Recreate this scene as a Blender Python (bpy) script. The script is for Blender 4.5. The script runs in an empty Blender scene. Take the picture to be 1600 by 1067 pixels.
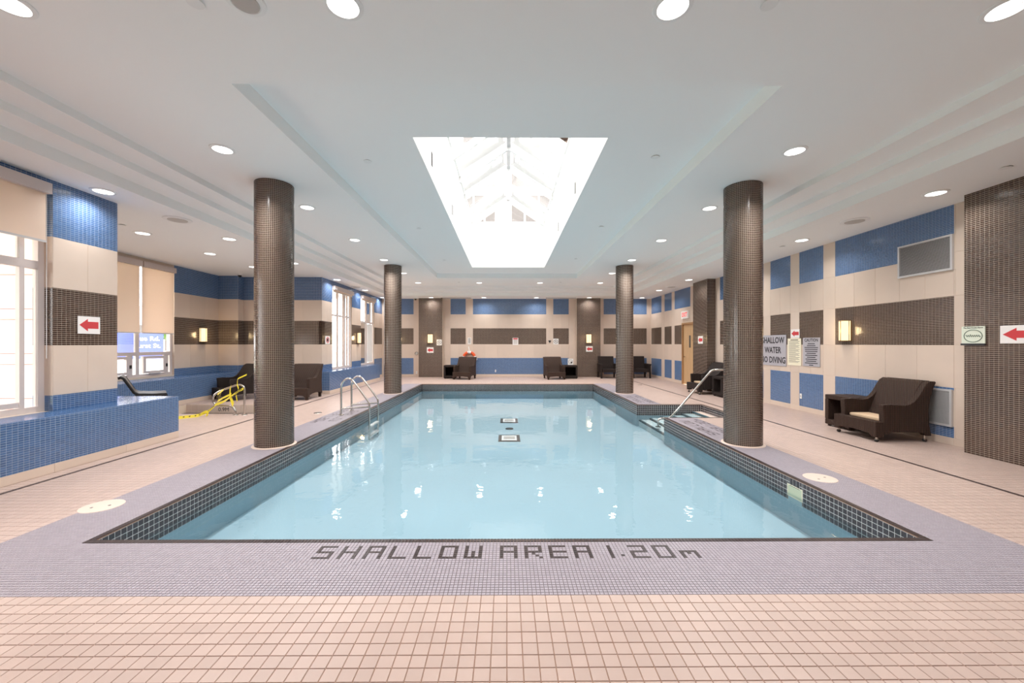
import bpy, bmesh, math, random
import numpy as np
from mathutils import Vector, Matrix
random.seed(7); RNG = np.random.default_rng(11)
PI = math.pi
S = bpy.context.scene
COL = S.collection

# ---------------------------------------------------------------- camera, sky, exposure
cam_d = bpy.data.cameras.new('camera'); cam = bpy.data.objects.new('camera', cam_d); COL.objects.link(cam)
cam.location = (0, 0, 1.5); cam.rotation_euler = (PI/2, 0, -0.0058)
cam_d.sensor_width = 36; cam_d.lens = 14.0; cam_d.shift_x = 0.00275; cam_d.shift_y = 0.0022
cam_d.clip_start = 0.05; cam_d.clip_end = 500
S.camera = cam
W = bpy.data.worlds.new('sky'); S.world = W; W.use_nodes = True
WB = W.node_tree.nodes['Background']; WB.inputs[0].default_value = (1.0, 0.985, 0.97, 1); WB.inputs[1].default_value = 5.8
S.view_settings.view_transform = 'Standard'; S.view_settings.look = 'None'
S.view_settings.gamma = 1; S.view_settings.exposure = 0.29; S.view_settings.use_curve_mapping = False
S.cycles.diffuse_bounces = 6; S.cycles.max_bounces = 14; S.cycles.transparent_max_bounces = 16
S.cycles.caustics_reflective = False; S.cycles.caustics_refractive = False
S.cycles.sample_clamp_indirect = 6
LAMP_W = 36.0; LAMP_COL = (1.0, 1.0, 1.0)

# ---------------------------------------------------------------- materials
def lin(c):
    return tuple(((v/255)/12.92 if v <= 10 else ((v/255+0.055)/1.055)**2.4) for v in c)
def mat(name, srgb, rough=0.5, metal=0.0, spec=0.5, vary=0.0, bump=None, noise=None, coat=0.0, rand='island', trans=None, emit=None):
    m = bpy.data.materials.new(name); m.use_nodes = True; nt = m.node_tree; b = nt.nodes['Principled BSDF']
    c = lin(srgb)
    b.inputs['Base Color'].default_value = (*c, 1); b.inputs['Roughness'].default_value = rough
    b.inputs['Metallic'].default_value = metal; b.inputs['Specular IOR Level'].default_value = spec
    b.inputs['Coat Weight'].default_value = coat
    last = None
    if vary:
        if rand == 'island':
            g = nt.nodes.new('ShaderNodeNewGeometry'); out = g.outputs['Random Per Island']
        else:
            g = nt.nodes.new('ShaderNodeObjectInfo'); out = g.outputs['Random']
        r = nt.nodes.new('ShaderNodeValToRGB'); r.color_ramp.interpolation = 'LINEAR'
        r.color_ramp.elements[0].color = (*[max(0, v*(1-vary)) for v in c], 1)
        r.color_ramp.elements[1].color = (*[min(1, v*(1+vary)) for v in c], 1)
        nt.links.new(out, r.inputs[0]); last = r.outputs[0]
    if noise:                       # (scale, amount, stretch)
        tc = nt.nodes.new('ShaderNodeTexCoord'); mp = nt.nodes.new('ShaderNodeMapping'); mp.inputs['Scale'].default_value = noise[2]
        n = nt.nodes.new('ShaderNodeTexNoise'); n.inputs['Scale'].default_value = noise[0]; n.inputs['Detail'].default_value = 5
        nt.links.new(tc.outputs['Object'], mp.inputs[0]); nt.links.new(mp.outputs[0], n.inputs['Vector'])
        r = nt.nodes.new('ShaderNodeValToRGB'); a = noise[1]
        r.color_ramp.elements[0].position = 0.3; r.color_ramp.elements[1].position = 0.7
        r.color_ramp.elements[0].color = (1-a, 1-a, 1-a, 1); r.color_ramp.elements[1].color = (1, 1, 1, 1)
        nt.links.new(n.outputs['Fac'], r.inputs[0])
        mx = nt.nodes.new('ShaderNodeMix'); mx.data_type = 'RGBA'; mx.blend_type = 'MULTIPLY'; mx.inputs[0].default_value = 1
        if last: nt.links.new(last, mx.inputs[6])
        else: mx.inputs[6].default_value = (*c, 1)
        nt.links.new(r.outputs[0], mx.inputs[7]); last = mx.outputs[2]
    if last: nt.links.new(last, b.inputs['Base Color'])
    if bump:                        # (scale, strength, distance)
        tc = nt.nodes.new('ShaderNodeTexCoord'); n = nt.nodes.new('ShaderNodeTexNoise')
        n.inputs['Scale'].default_value = bump[0]; n.inputs['Detail'].default_value = 3
        bp = nt.nodes.new('ShaderNodeBump'); bp.inputs['Strength'].default_value = bump[1]; bp.inputs['Distance'].default_value = bump[2]
        nt.links.new(tc.outputs['Object'], n.inputs['Vector']); nt.links.new(n.outputs['Fac'], bp.inputs['Height'])
        nt.links.new(bp.outputs[0], b.inputs['Normal'])
    if emit:
        b.inputs['Emission Color'].default_value = (*lin(emit[0]), 1); b.inputs['Emission Strength'].default_value = emit[1]
    return m
def wicker(name, srgb):
    m = bpy.data.materials.new(name); m.use_nodes = True; nt = m.node_tree; b = nt.nodes['Principled BSDF']
    tc = nt.nodes.new('ShaderNodeTexCoord')
    def wave(axis, sc):
        w = nt.nodes.new('ShaderNodeTexWave'); w.bands_direction = axis; w.inputs['Scale'].default_value = sc
        w.inputs['Distortion'].default_value = 0.6; w.inputs['Detail'].default_value = 1
        nt.links.new(tc.outputs['Object'], w.inputs['Vector']); return w
    sp = nt.nodes.new('ShaderNodeSeparateXYZ'); nt.links.new(tc.outputs['Object'], sp.inputs[0])
    ad = nt.nodes.new('ShaderNodeMath'); nt.links.new(sp.outputs[0], ad.inputs[0]); nt.links.new(sp.outputs[1], ad.inputs[1])
    cb = nt.nodes.new('ShaderNodeCombineXYZ'); nt.links.new(ad.outputs[0], cb.inputs[0])
    w1, w2 = wave('Z', 22), wave('X', 12); nt.links.new(cb.outputs[0], w2.inputs['Vector'])
    def mth(op, a, c):
        n = nt.nodes.new('ShaderNodeMath'); n.operation = op; nt.links.new(a, n.inputs[0]); nt.links.new(c, n.inputs[1]); return n.outputs[0]
    zs = nt.nodes.new('ShaderNodeMapRange'); zs.inputs['To Min'].default_value = 0.55; nt.links.new(w1.outputs['Fac'], zs.inputs['Value'])
    h = mth('MULTIPLY', w2.outputs['Fac'], zs.outputs[0])
    r = nt.nodes.new('ShaderNodeValToRGB'); c = lin(srgb)
    r.color_ramp.elements[0].color = (*[v*0.4 for v in c], 1); r.color_ramp.elements[1].color = (*[min(1, v*2.2) for v in c], 1)
    nt.links.new(h, r.inputs[0]); nt.links.new(r.outputs[0], b.inputs['Base Color'])
    bp = nt.nodes.new('ShaderNodeBump'); bp.inputs['Strength'].default_value = 0.8; bp.inputs['Distance'].default_value = 0.01
    nt.links.new(h, bp.inputs['Height']); nt.links.new(bp.outputs[0], b.inputs['Normal'])
    b.inputs['Roughness'].default_value = 0.6; b.inputs['Specular IOR Level'].default_value = 0.25
    return m
def glass(name, tint=(1, 1, 1), rough=0.0, gloss=0.08):
    m = bpy.data.materials.new(name); m.use_nodes = True; nt = m.node_tree; nt.nodes.clear()
    o = nt.nodes.new('ShaderNodeOutputMaterial'); mx = nt.nodes.new('ShaderNodeMixShader')
    t = nt.nodes.new('ShaderNodeBsdfTransparent'); t.inputs[0].default_value = (*tint, 1)
    g = nt.nodes.new('ShaderNodeBsdfGlossy'); g.inputs['Roughness'].default_value = rough
    f = nt.nodes.new('ShaderNodeFresnel'); f.inputs['IOR'].default_value = 1.35
    nt.links.new(f.outputs[0], mx.inputs[0]); nt.links.new(t.outputs[0], mx.inputs[1]); nt.links.new(g.outputs[0], mx.inputs[2])
    nt.links.new(mx.outputs[0], o.inputs[0])
    return m
def water_mat():
    m = glass('pool_water', (0.955, 0.99, 1.0), 0.0)
    nt = m.node_tree; f = [n for n in nt.nodes if n.type == 'FRESNEL'][0]; g = [n for n in nt.nodes if n.type == 'BSDF_GLOSSY'][0]
    f.inputs['IOR'].default_value = 1.3
    tc = nt.nodes.new('ShaderNodeTexCoord')
    n1 = nt.nodes.new('ShaderNodeTexNoise'); n1.inputs['Scale'].default_value = 2.2; n1.inputs['Detail'].default_value = 4; n1.inputs['Roughness'].default_value = 0.55
    nt.links.new(tc.outputs['Object'], n1.inputs['Vector'])
    bp = nt.nodes.new('ShaderNodeBump'); bp.inputs['Strength'].default_value = 0.24; bp.inputs['Distance'].default_value = 0.02
    nt.links.new(n1.outputs['Fac'], bp.inputs['Height'])
    nt.links.new(bp.outputs[0], f.inputs['Normal']); nt.links.new(bp.outputs[0], g.inputs['Normal'])
    return m
def cloth_mat(name, srgb, tl):
    m = bpy.data.materials.new(name); m.use_nodes = True; nt = m.node_tree; nt.nodes.clear()
    o = nt.nodes.new('ShaderNodeOutputMaterial'); mx = nt.nodes.new('ShaderNodeMixShader'); mx.inputs[0].default_value = tl
    d = nt.nodes.new('ShaderNodeBsdfDiffuse'); t = nt.nodes.new('ShaderNodeBsdfTranslucent'); c = (*lin(srgb), 1)
    d.inputs[0].default_value = c; t.inputs[0].default_value = c
    nt.links.new(d.outputs[0], mx.inputs[1]); nt.links.new(t.outputs[0], mx.inputs[2]); nt.links.new(mx.outputs[0], o.inputs[0])
    return m
def emis(name, srgb, st):
    m = bpy.data.materials.new(name); m.use_nodes = True; nt = m.node_tree; nt.nodes.clear()
    o = nt.nodes.new('ShaderNodeOutputMaterial'); e = nt.nodes.new('ShaderNodeEmission')
    e.inputs[0].default_value = (*lin(srgb), 1); e.inputs[1].default_value = st; nt.links.new(e.outputs[0], o.inputs[0]); return m

M = dict(
    grout=mat('cream_grout', (214, 197, 180), 0.9), floor_grout=mat('brown_floor_grout', (150, 118, 98), 0.9),
    tile=mat('beige_floor_tile', (190, 167, 156), 0.38, vary=0.045, spec=0.4),
    tile_obj=mat('beige_floor_tile_single', (186, 162, 151), 0.38, vary=0.045, rand='object', spec=0.4),
    purple=mat('lilac_grey_mosaic', (164, 155, 162), 0.45, vary=0.05, spec=0.4), purple_grout=mat('grey_deck_grout', (106, 94, 94), 0.9),
    dark=mat('dark_brown_mosaic', (58, 45, 44), 0.35, vary=0.12), black=mat('black_pool_tile', (64, 55, 58), 0.16, vary=0.25, spec=0.6),
    blue_grout=mat('pale_blue_grout', (176, 188, 208), 0.85), white_grout=mat('white_grout', (215, 214, 212), 0.8),
    panel=mat('beige_wall_panel', (218, 199, 183), 0.42, vary=0.03, rand='object', noise=(3, 0.04, (1, 1, 1)), spec=0.4),
    blue=mat('blue_glazed_mosaic', (72, 105, 148), 0.16, vary=0.14, spec=0.6), brown=mat('brown_glazed_mosaic', (70, 52, 43), 0.18, vary=0.16, spec=0.6),
    ceil=mat('white_ceiling_paint', (246, 246, 244), 0.9, spec=0.2, bump=(60, 0.08, 0.004)),
    white=mat('white_paint', (238, 238, 236), 0.6), frame=mat('pale_window_frame', (208, 196, 192), 0.5), paper=mat('white_paper', (240, 236, 232), 0.7),
    basin=mat('pale_blue_pool_paint', (160, 188, 199), 0.7, noise=(0.8, 0.05, (1, 1, 1))), nosing=mat('dark_step_nosing', (60, 84, 92), 0.5),
    step=mat('pale_pool_step', (206, 224, 226), 0.6), steel=mat('brushed_steel', (200, 196, 190), 0.22, metal=1.0),
    chrome=mat('chrome', (220, 220, 222), 0.1, metal=1.0), alu=mat('white_aluminium', (206, 204, 204), 0.45, metal=0.2), dgrey=mat('dark_grey_plastic', (44, 44, 46), 0.5),
    wick=wicker('dark_brown_wicker', (60, 44, 36)), wickb=wicker('black_wicker', (42, 33, 30)), cushion=mat('beige_cushion_cloth', (214, 184, 152), 0.9, bump=(40, 0.4, 0.004)),
    blackp=mat('black_plastic', (18, 17, 18), 0.45, spec=0.3), red=mat('red_print', (204, 62, 66), 0.7), orange=mat('orange_ring', (232, 92, 40), 0.45),
    greyboard=mat('grey_sign_board', (178, 174, 180), 0.5), cream=mat('cream_sign_board', (240, 232, 206), 0.6), green=mat('dark_green_print', (36, 74, 52), 0.6),
    signgreen=mat('pale_green_board', (226, 232, 214), 0.6), ink=mat('black_ink', (30, 28, 32), 0.6), greyink=mat('grey_ink', (120, 112, 100), 0.7),
    oak=mat('light_oak', (206, 170, 128), 0.45, noise=(6, 0.2, (6, 6, 0.5))), oakd=mat('oak_frame', (176, 136, 96), 0.45, noise=(6, 0.2, (6, 6, 0.5))),
    tape=mat('yellow_tape', (240, 220, 60), 0.35), blind=cloth_mat('beige_blind_fabric', (238, 222, 208), 0.35),
    glass=glass('clear_glass'), water=water_mat(), lamp=emis('lamp_diffuser', (255, 252, 246), 4), glow=emis('sconce_shade', (255, 222, 172), 1.5),
    brass=mat('brass', (150, 116, 70), 0.35, metal=0.9), siding=mat('pale_pink_siding', (238, 212, 208), 0.7), siding_gap=mat('siding_joint', (196, 170, 164), 0.8),
    concrete=mat('pale_concrete', (214, 208, 200), 0.9), grass=mat('grass_green', (150, 170, 110), 0.95, noise=(4, 0.3, (1, 1, 1))),
    dglass=mat('grey_window_glass', (98, 95, 94), 0.6, spec=0.1), bluesign=mat('blue_street_banner', (104, 122, 212), 0.5), wglow=mat('white_lettering', (250, 250, 250), 0.6),
    leaf=mat('leaf_green', (120, 150, 96), 0.9, noise=(5, 0.4, (1, 1, 1))), spa_tile=mat('spa_tile', (226, 206, 186), 0.4), tan=mat('beige_ring_tile', (218, 196, 182), 0.5),
    grille=mat('grey_grille', (190, 184, 178), 0.6), slot=mat('dark_slot', (84, 80, 76), 0.8), exitred=emis('exit_letter_glow', (235, 60, 60), 1.2))

# ---------------------------------------------------------------- mesh helpers
def spline(path, k=4):                            # rounds the corners of a bent tube
    P = [Vector(p) for p in path]; out = []
    for i in range(len(P)-1):
        a, b, c, d = P[max(i-1, 0)], P[i], P[i+1], P[min(i+2, len(P)-1)]
        m = (c-b).length
        t0, t1 = (c-a).normalized()*m*0.6, (d-b).normalized()*m*0.6
        for j in range(k):
            t = j/k; out.append(b*(2*t**3-3*t*t+1)+t0*(t**3-2*t*t+t)+c*(-2*t**3+3*t*t)+t1*(t**3-t*t))
    return out+[P[-1]]
class MB:
    def __init__(s): s.v, s.f, s.m = [], [], []
    def add(s, vs, fs, mi=0):
        o = len(s.v); s.v += [tuple(p) for p in vs]
        for f in fs: s.f.append(tuple(i+o for i in f)); s.m.append(mi)
        return s
    def box(s, x0, x1, y0, y1, z0, z1, mi=0):
        return s.add([(x0, y0, z0), (x1, y0, z0), (x1, y1, z0), (x0, y1, z0), (x0, y0, z1), (x1, y0, z1), (x1, y1, z1), (x0, y1, z1)],
                     [(0, 3, 2, 1), (4, 5, 6, 7), (0, 1, 5, 4), (1, 2, 6, 5), (2, 3, 7, 6), (3, 0, 4, 7)], mi)
    def prism(s, pts, a0, a1, axis, mi=0):      # 2-D outline swept along an axis; pts are the two other coordinates in x,y,z order
        def P(p, a):
            return (a, p[0], p[1]) if axis == 'x' else ((p[0], a, p[1]) if axis == 'y' else (p[0], p[1], a))
        n = len(pts); vs = [P(p, a0) for p in pts] + [P(p, a1) for p in pts]
        fs = [tuple(range(n-1, -1, -1)), tuple(range(n, 2*n))] + [(i, (i+1) % n, n+(i+1) % n, n+i) for i in range(n)]
        return s.add(vs, fs, mi)
    def tube(s, path, r, seg=10, mi=0, closed=False, sm=0):
        P = [Vector(p) for p in (spline(path, sm) if sm else path)]; n = len(P); rings = []; up = None
        for i, p in enumerate(P):
            if closed: t = (P[(i+1) % n]-P[i-1]).normalized()
            else: t = (P[min(i+1, n-1)]-P[max(i-1, 0)]).normalized()
            if up is None: up = Vector((0, 0, 1)) if abs(t.z) < 0.9 else Vector((1, 0, 0))
            a = (up - t*up.dot(t)).normalized(); b = t.cross(a); up = a
            rr = r[i] if isinstance(r, (list, tuple)) else r
            rings.append([p + (a*math.cos(2*PI*k/seg) + b*math.sin(2*PI*k/seg))*rr for k in range(seg)])
        vs = [q for g in rings for q in g]; fs = []
        m = n if closed else n-1
        for i in range(m):
            j = (i+1) % n
            for k in range(seg): fs.append((i*seg+k, i*seg+(k+1) % seg, j*seg+(k+1) % seg, j*seg+k))
        if not closed: fs += [tuple(range(seg-1, -1, -1)), tuple((n-1)*seg+k for k in range(seg))]
        return s.add(vs, fs, mi)
    def lathe(s, prof, seg=32, c=(0, 0, 0), mi=0, axis='z', cap=False):   # prof: (radius, height)
        vs = []; n = len(prof); fs = []
        for r, h in prof:
            for k in range(seg):
                a = 2*PI*k/seg; x, y = r*math.cos(a), r*math.sin(a)
                vs.append((c[0]+x, c[1]+y, c[2]+h) if axis == 'z' else (c[0]+x, c[1]+h, c[2]+y))
        for i in range(n-1):
            for k in range(seg): fs.append((i*seg+k, i*seg+(k+1) % seg, (i+1)*seg+(k+1) % seg, (i+1)*seg+k))
        if cap and prof[0][0] > 1e-6: fs.append(tuple(range(seg-1, -1, -1)))
        if cap and prof[-1][0] > 1e-6: fs.append(tuple((n-1)*seg+k for k in range(seg)))
        return s.add(vs, fs, mi)
    def ribbon(s, path, w, th=0.002, mi=0, side=(0, 0, 1)):
        P = spline(path, 4) if len(path) > 2 else [Vector(p) for p in path]; sd = Vector(side).normalized()*w/2; n = len(P); vs = []; fs = []
        for i, p in enumerate(P):
            t = (P[min(i+1, n-1)]-P[max(i-1, 0)]).normalized(); nn = t.cross(sd)
            nn = nn.normalized()*th if nn.length > 1e-6 else Vector((0, 0, th))
            vs += [p+sd, p-sd, p-sd+nn, p+sd+nn]
        for i in range(n-1):
            for k in range(4): fs.append((i*4+k, i*4+(k+1) % 4, (i+1)*4+(k+1) % 4, (i+1)*4+k))
        fs += [(0, 3, 2, 1), tuple((n-1)*4+k for k in range(4))]
        return s.add(vs, fs, mi)
    def build(s, name, mats, parent=None, smooth=False, bevel=0, loc=None, kind=None, recalc=True):
        me = bpy.data.meshes.new(name); me.from_pydata(s.v, [], s.f)
        for m in (mats if isinstance(mats, (list, tuple)) else [mats]): me.materials.append(M[m] if isinstance(m, str) else m)
        me.polygons.foreach_set('material_index', s.m)
        bm = bmesh.new(); bm.from_mesh(me); recalc and bmesh.ops.recalc_face_normals(bm, faces=bm.faces)
        if bevel:
            es = [e for e in bm.edges if len(e.link_faces) == 2 and e.calc_face_angle(0) > 0.5]
            bmesh.ops.bevel(bm, geom=es, offset=bevel, segments=2, affect='EDGES', profile=0.6, clamp_overlap=True)
        bm.to_mesh(me); bm.free()
        if smooth: 
            me.polygons.foreach_set('use_smooth', [True]*len(me.polygons))
            try: me.set_sharp_from_angle(angle=0.7)
            except Exception: pass
        return link(name, me, parent, loc, kind)
def link(name, me, parent=None, loc=None, kind=None):
    o = bpy.data.objects.new(name, me); COL.objects.link(o)
    if parent: o.parent = parent
    if loc: o.location = loc
    if kind: o['kind'] = kind
    return o
def tag(o, label, cat, group=None):
    o['label'] = label; o['category'] = cat
    if group: o['group'] = group
    return o
def thing(name, label, cat, loc=(0, 0, 0), rz=0, group=None, basis=None):
    o = bpy.data.objects.new(name, None); COL.objects.link(o); o.empty_display_size = 0.1
    if basis: o.matrix_world = basis
    else: o.location = loc; o.rotation_euler = (0, 0, rz)
    return tag(o, label, cat, group)
def struct(o): o['kind'] = 'structure'; return o
def copy_tree(o, label=None):
    c = o.copy(); COL.objects.link(c)
    for ch in o.children:
        if ch.type == 'LIGHT': continue
        d = ch.copy(); COL.objects.link(d); d.parent = c
        for g in ch.children:
            e = g.copy(); COL.objects.link(e); e.parent = d
    if label: c['label'] = label
    return c
# face frames: local x to the reader's right, y up, z out of the wall
def face(side, u, z, off=0.0):
    if side == 'right': R, N, p = (0, -1, 0), (-1, 0, 0), (XR-off, u, z)
    elif side == 'rpil': R, N, p = (0, -1, 0), (-1, 0, 0), (XP-off, u, z)
    elif side == 'left': R, N, p = (0, 1, 0), (1, 0, 0), (XL+off, u, z)
    elif side == 'alc': R, N, p = (0, 1, 0), (1, 0, 0), (XA+off, u, z)
    elif side == 'back': R, N, p = (1, 0, 0), (0, -1, 0), (u, YB-off, z)
    elif side == 'bpil': R, N, p = (1, 0, 0), (0, -1, 0), (u, YBP-off, z)
    m = Matrix.Identity(4)
    for i in range(3): m[i][0] = R[i]; m[i][1] = (0, 0, 1)[i]; m[i][2] = N[i]; m[i][3] = p[i]
    return m
def text_mesh(body, size, bold=0.0, ext=0.0006, align='CENTER', shear=0.0, spacing=1.0):
    c = bpy.data.curves.new('lettering', 'FONT'); c.body = body; c.size = size; c.align_x = align; c.align_y = 'CENTER'
    c.offset = bold; c.extrude = ext; c.shear = shear; c.resolution_u = 2; c.space_line = spacing
    o = bpy.data.objects.new('lettering_curve', c); COL.objects.link(o)
    dg = bpy.context.evaluated_depsgraph_get(); me = bpy.data.meshes.new_from_object(o.evaluated_get(dg))
    bpy.data.objects.remove(o); bpy.data.curves.remove(c); me.name = 'lettering'
    return me
def lettering(parent, body, size, loc, m='ink', sx=1.0, **k):
    me = text_mesh(body, size, **k); me.materials.clear(); me.materials.append(M[m])
    o = link('lettering', me, parent, loc); o.scale = (sx, 1, 1); return o
# rectangle helpers
def cut(rects, hole):
    out = []; a0, a1, b0, b1 = hole
    for (x0, x1, y0, y1) in rects:
        if a0 >= x1 or a1 <= x0 or b0 >= y1 or b1 <= y0: out.append((x0, x1, y0, y1)); continue
        if a0 > x0: out.append((x0, a0, y0, y1))
        if a1 < x1: out.append((a1, x1, y0, y1))
        cx0, cx1 = max(x0, a0), min(x1, a1)
        if b0 > y0: out.append((cx0, cx1, y0, b0))
        if b1 < y1: out.append((cx0, cx1, b1, y1))
    return [r for r in out if r[1]-r[0] > 1e-4 and r[3]-r[2] > 1e-4]
def grid_rects(rect, pu, pv, ou, ov, gap):
    u0, u1, v0, v1 = rect
    def spans(a, b, p, o):
        i0 = math.floor((a-o)/p+1e-6); i1 = math.ceil((b-o)/p-1e-6); r = []
        for i in range(i0, i1):
            s0, s1 = max(a, o+i*p)+gap/2, min(b, o+(i+1)*p)-gap/2
            if s1-s0 > gap: r.append((s0, s1))
        return np.array(r).reshape(-1, 2)
    U, V = spans(u0, u1, pu, ou), spans(v0, v1, pv, ov)
    if not len(U) or not len(V): return np.zeros((0, 4))
    return np.concatenate([np.repeat(U, len(V), 0), np.tile(V, (len(U), 1))], 1)
def tiles_obj(name, R, O, U, V, N, mats, parent, h=0.006, cham=0.0015, mi=None, tilt=0.0, base=0.0, kind='stuff'):
    """many small tiles, each with its own edges, as ONE mesh; R is n x 4 of (u0,u1,v0,v1)"""
    n = len(R)
    if not n: return None
    O, U, V, N = [np.array(a, float) for a in (O, U, V, N)]
    u = np.stack([R[:, 0], R[:, 1], R[:, 1], R[:, 0]], 1); v = np.stack([R[:, 2], R[:, 2], R[:, 3], R[:, 3]], 1)
    c = np.minimum(cham, 0.2*np.minimum(R[:, 1]-R[:, 0], R[:, 3]-R[:, 2]))[:, None]
    su = np.array([1, -1, -1, 1]); sv = np.array([1, 1, -1, -1])
    ut, vt = u+su*c, v+sv*c
    ht = np.full((n, 4), h)
    if tilt:
        a, b = RNG.normal(0, tilt, (n, 1)), RNG.normal(0, tilt, (n, 1))
        ht = ht + a*(ut-ut.mean(1, keepdims=True)) + b*(vt-vt.mean(1, keepdims=True))
    bot = O + u[..., None]*U + v[..., None]*V + N*base
    top = O + ut[..., None]*U + vt[..., None]*V + (ht+base)[..., None]*N
    co = np.concatenate([bot, top], 1).reshape(-1, 3)
    q = np.array([[4, 5, 6, 7], [0, 1, 5, 4], [1, 2, 6, 5], [2, 3, 7, 6], [3, 0, 4, 7]])
    if np.dot(np.cross(U, V), N) < 0: q = q[:, ::-1]
    fc = (np.arange(n)[:, None, None]*8 + q[None]).reshape(-1)
    me = bpy.data.meshes.new(name); nf = n*5
    me.vertices.add(n*8); me.vertices.foreach_set('co', co.ravel())
    me.loops.add(nf*4); me.loops.foreach_set('vertex_index', fc.astype(np.int32))
    me.polygons.add(nf); me.polygons.foreach_set('loop_start', np.arange(0, nf*4, 4, dtype=np.int32))
    for m in (mats if isinstance(mats, (list, tuple)) else [mats]): me.materials.append(M[m])
    if mi is not None: me.polygons.foreach_set('material_index', np.repeat(np.array(mi, dtype=np.int32), 5))
    me.update(calc_edges=True); me.validate(); me.shade_flat()
    return link(name, me, parent, kind=kind)

# ---------------------------------------------------------------- main dimensions (metres)
XR, XP, XL, XA = 6.58, 6.32, -5.70, -8.69        # right wall, its pilaster faces, left wall, alcove window wall
YB, YBP, YN = 18.2, 17.95, -2.0                  # back wall, its pilaster faces, wall behind the camera
YA, YAC, YAN = 12.3, 12.05, 5.86                 # alcove back wall, its corner chase, alcove front wall
ZS, Z2, Z3, Z4, Z5 = 3.55, 3.69, 3.775, 3.86, 4.02
XB = -5.276                                      # face of the tiled ledges
p1, p3 = 0.0254, 0.0762
PX0, PX1, PY0, PY1 = -126*p1, 128*p1, 3.013, 14.81   # outer edge of the coping
IX0, IX1, IY0, IY1 = PX0+2*p1, PX1-2*p1, PY0+2*p1, PY1-2*p1
RX1, RY0, RY1 = 4.78, 8.09, 9.80                 # step recess
ZW = -0.185                                      # water level
ZP = -0.53                                       # pool floor
ROWS = [(0.0, 0.11, 'beige'), (0.11, 0.85, 'blue'), (0.85, 1.48, 'beige'), (1.48, 2.205, 'brown'), (2.205, 2.845, 'beige'), (2.845, ZS, 'blue')]

# ---------------------------------------------------------------- floor
SPA = (-7.9, -5.30, 8.56, 9.86)
deck = [(XA, XR, YN, YB)]
for h in ((IX0, IX1, IY0, IY1), (IX1-0.01, RX1, RY0, RY1), (SPA[0]-0.02, SPA[1]+0.02, SPA[2]-0.02, SPA[3]+0.02)): deck = cut(deck, h)
f = MB()
for (a, b, c, d) in deck: f.box(a, b, c, d, -0.06, -0.004)
floor = struct(f.build('floor', 'floor_grout'))
# beige three-inch tiles
XQ0, XQ1, YQ0 = -150*p1, 151*p1, 2.378
LN0, LN1 = -5.0800, 5.0546                       # dark guide lines
areas = [(XB, XR, 0.9, YQ0), (XB, XQ0, YQ0, YB), (XQ1, XR, YQ0, YB), (XQ0, XQ1, 14.95, YB), (XA, XB, 6.43, YAC), (XL, XB, 16.57, YB)]
holes = [(LN0, LN0+2*p1, -5, YB), (LN1, LN1+2*p1, -5, YB), (IX1, RX1+2*p1, RY0-2*p1, RY1+2*p1), SPA]
for h in holes: areas = cut(areas, h)
allr = np.concatenate([grid_rects(a, p3, p3, 0.0, YQ0, 0.0028) for a in areas])
full = (np.abs((allr[:, 1]-allr[:, 0])-(p3-0.0028)) < 1e-4) & (np.abs((allr[:, 3]-allr[:, 2])-(p3-0.0028)) < 1e-4)
cy, cx = (allr[:, 2]+allr[:, 3])/2, (allr[:, 0]+allr[:, 1])/2
vis = full & (cy > YQ0-8*p3) & (cy < YQ0) & (np.abs(cx) < 1.25*cy)
order = np.argsort(np.where(vis, cy*10+np.abs(cx)*0.01, 1e9))[:300]
single = np.zeros(len(allr), bool); single[order] = True; single &= vis
hs = (p3-0.0028)/2; q = 0.0018
tm = MB(); tm.add([(-hs, -hs, -0.004), (hs, -hs, -0.004), (hs, hs, -0.004), (-hs, hs, -0.004), (-hs+q, -hs+q, 0), (hs-q, -hs+q, 0), (hs-q, hs-q, 0), (-hs+q, hs-q, 0)],
                  [(4, 5, 6, 7), (0, 1, 5, 4), (1, 2, 6, 5), (2, 3, 7, 6), (3, 0, 4, 7)])
t0 = tm.build('tile', 'tile_obj', floor); first = True
for i in np.where(single)[0]:
    o = t0 if first else t0.copy()
    if not first: COL.objects.link(o); o.parent = floor
    first = False
    o.location = (cx[i], cy[i], random.uniform(-0.0004, 0.0003)); o.rotation_euler = (random.gauss(0, 0.002), random.gauss(0, 0.002), random.gauss(0, 0.003))
tiles_obj('floor_tiles', allr[~single], (0, 0, -0.004), (1, 0, 0), (0, 1, 0), (0, 0, 1), 'tile', floor, h=0.004, cham=0.0018, tilt=0.003)
# lilac mosaic round the pool, with the depth lettering laid in dark tiles
GL = {'S': "#####/#..../#..../#####/....#/....#/#####", 'H': "#...#/#...#/#...#/#####/#...#/#...#/#...#", 'A': "#####/#...#/#...#/#####/#...#/#...#/#...#",
      'L': "#..../#..../#..../#..../#..../#..../#####", 'O': "#####/#...#/#...#/#...#/#...#/#...#/#####", 'W': "#...#/#...#/#...#/#.#.#/#.#.#/#.#.#/#####",
      'R': "#####/#...#/#...#/#####/#.#../#..#./#...#", 'E': "#####/#..../#..../#####/#..../#..../#####", '1': "#/#/#/#/#/#/#", '.': "././././././#".replace('#', '.')[:-2]+"",
      '2': "#####/....#/....#/#####/#..../#..../#####", '0': "#####/#...#/#...#/#...#/#...#/#...#/#####", 'm': "...../...../...../#####/#.#.#/#...#/#...#"}
def word_cells(items):
    s = set()
    for ch, c0 in items:
        if ch == '.': s.add((c0, 5)); continue
        for r, row in enumerate(GL[ch].split('/')):
            for c, k in enumerate(row):
                if k == '#': s.add((c0+c, r))
    return s
front_words = word_cells([('S', 0), ('H', 7), ('A', 14), ('L', 21), ('L', 28), ('O', 35), ('W', 42), ('A', 52), ('R', 59), ('E', 66), ('A', 73), ('1', 83), ('.', 86), ('2', 89), ('0', 96), ('m', 103)])
line1 = word_cells([(c, i*7) for i, c in enumerate('SHALLOW')])
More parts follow.
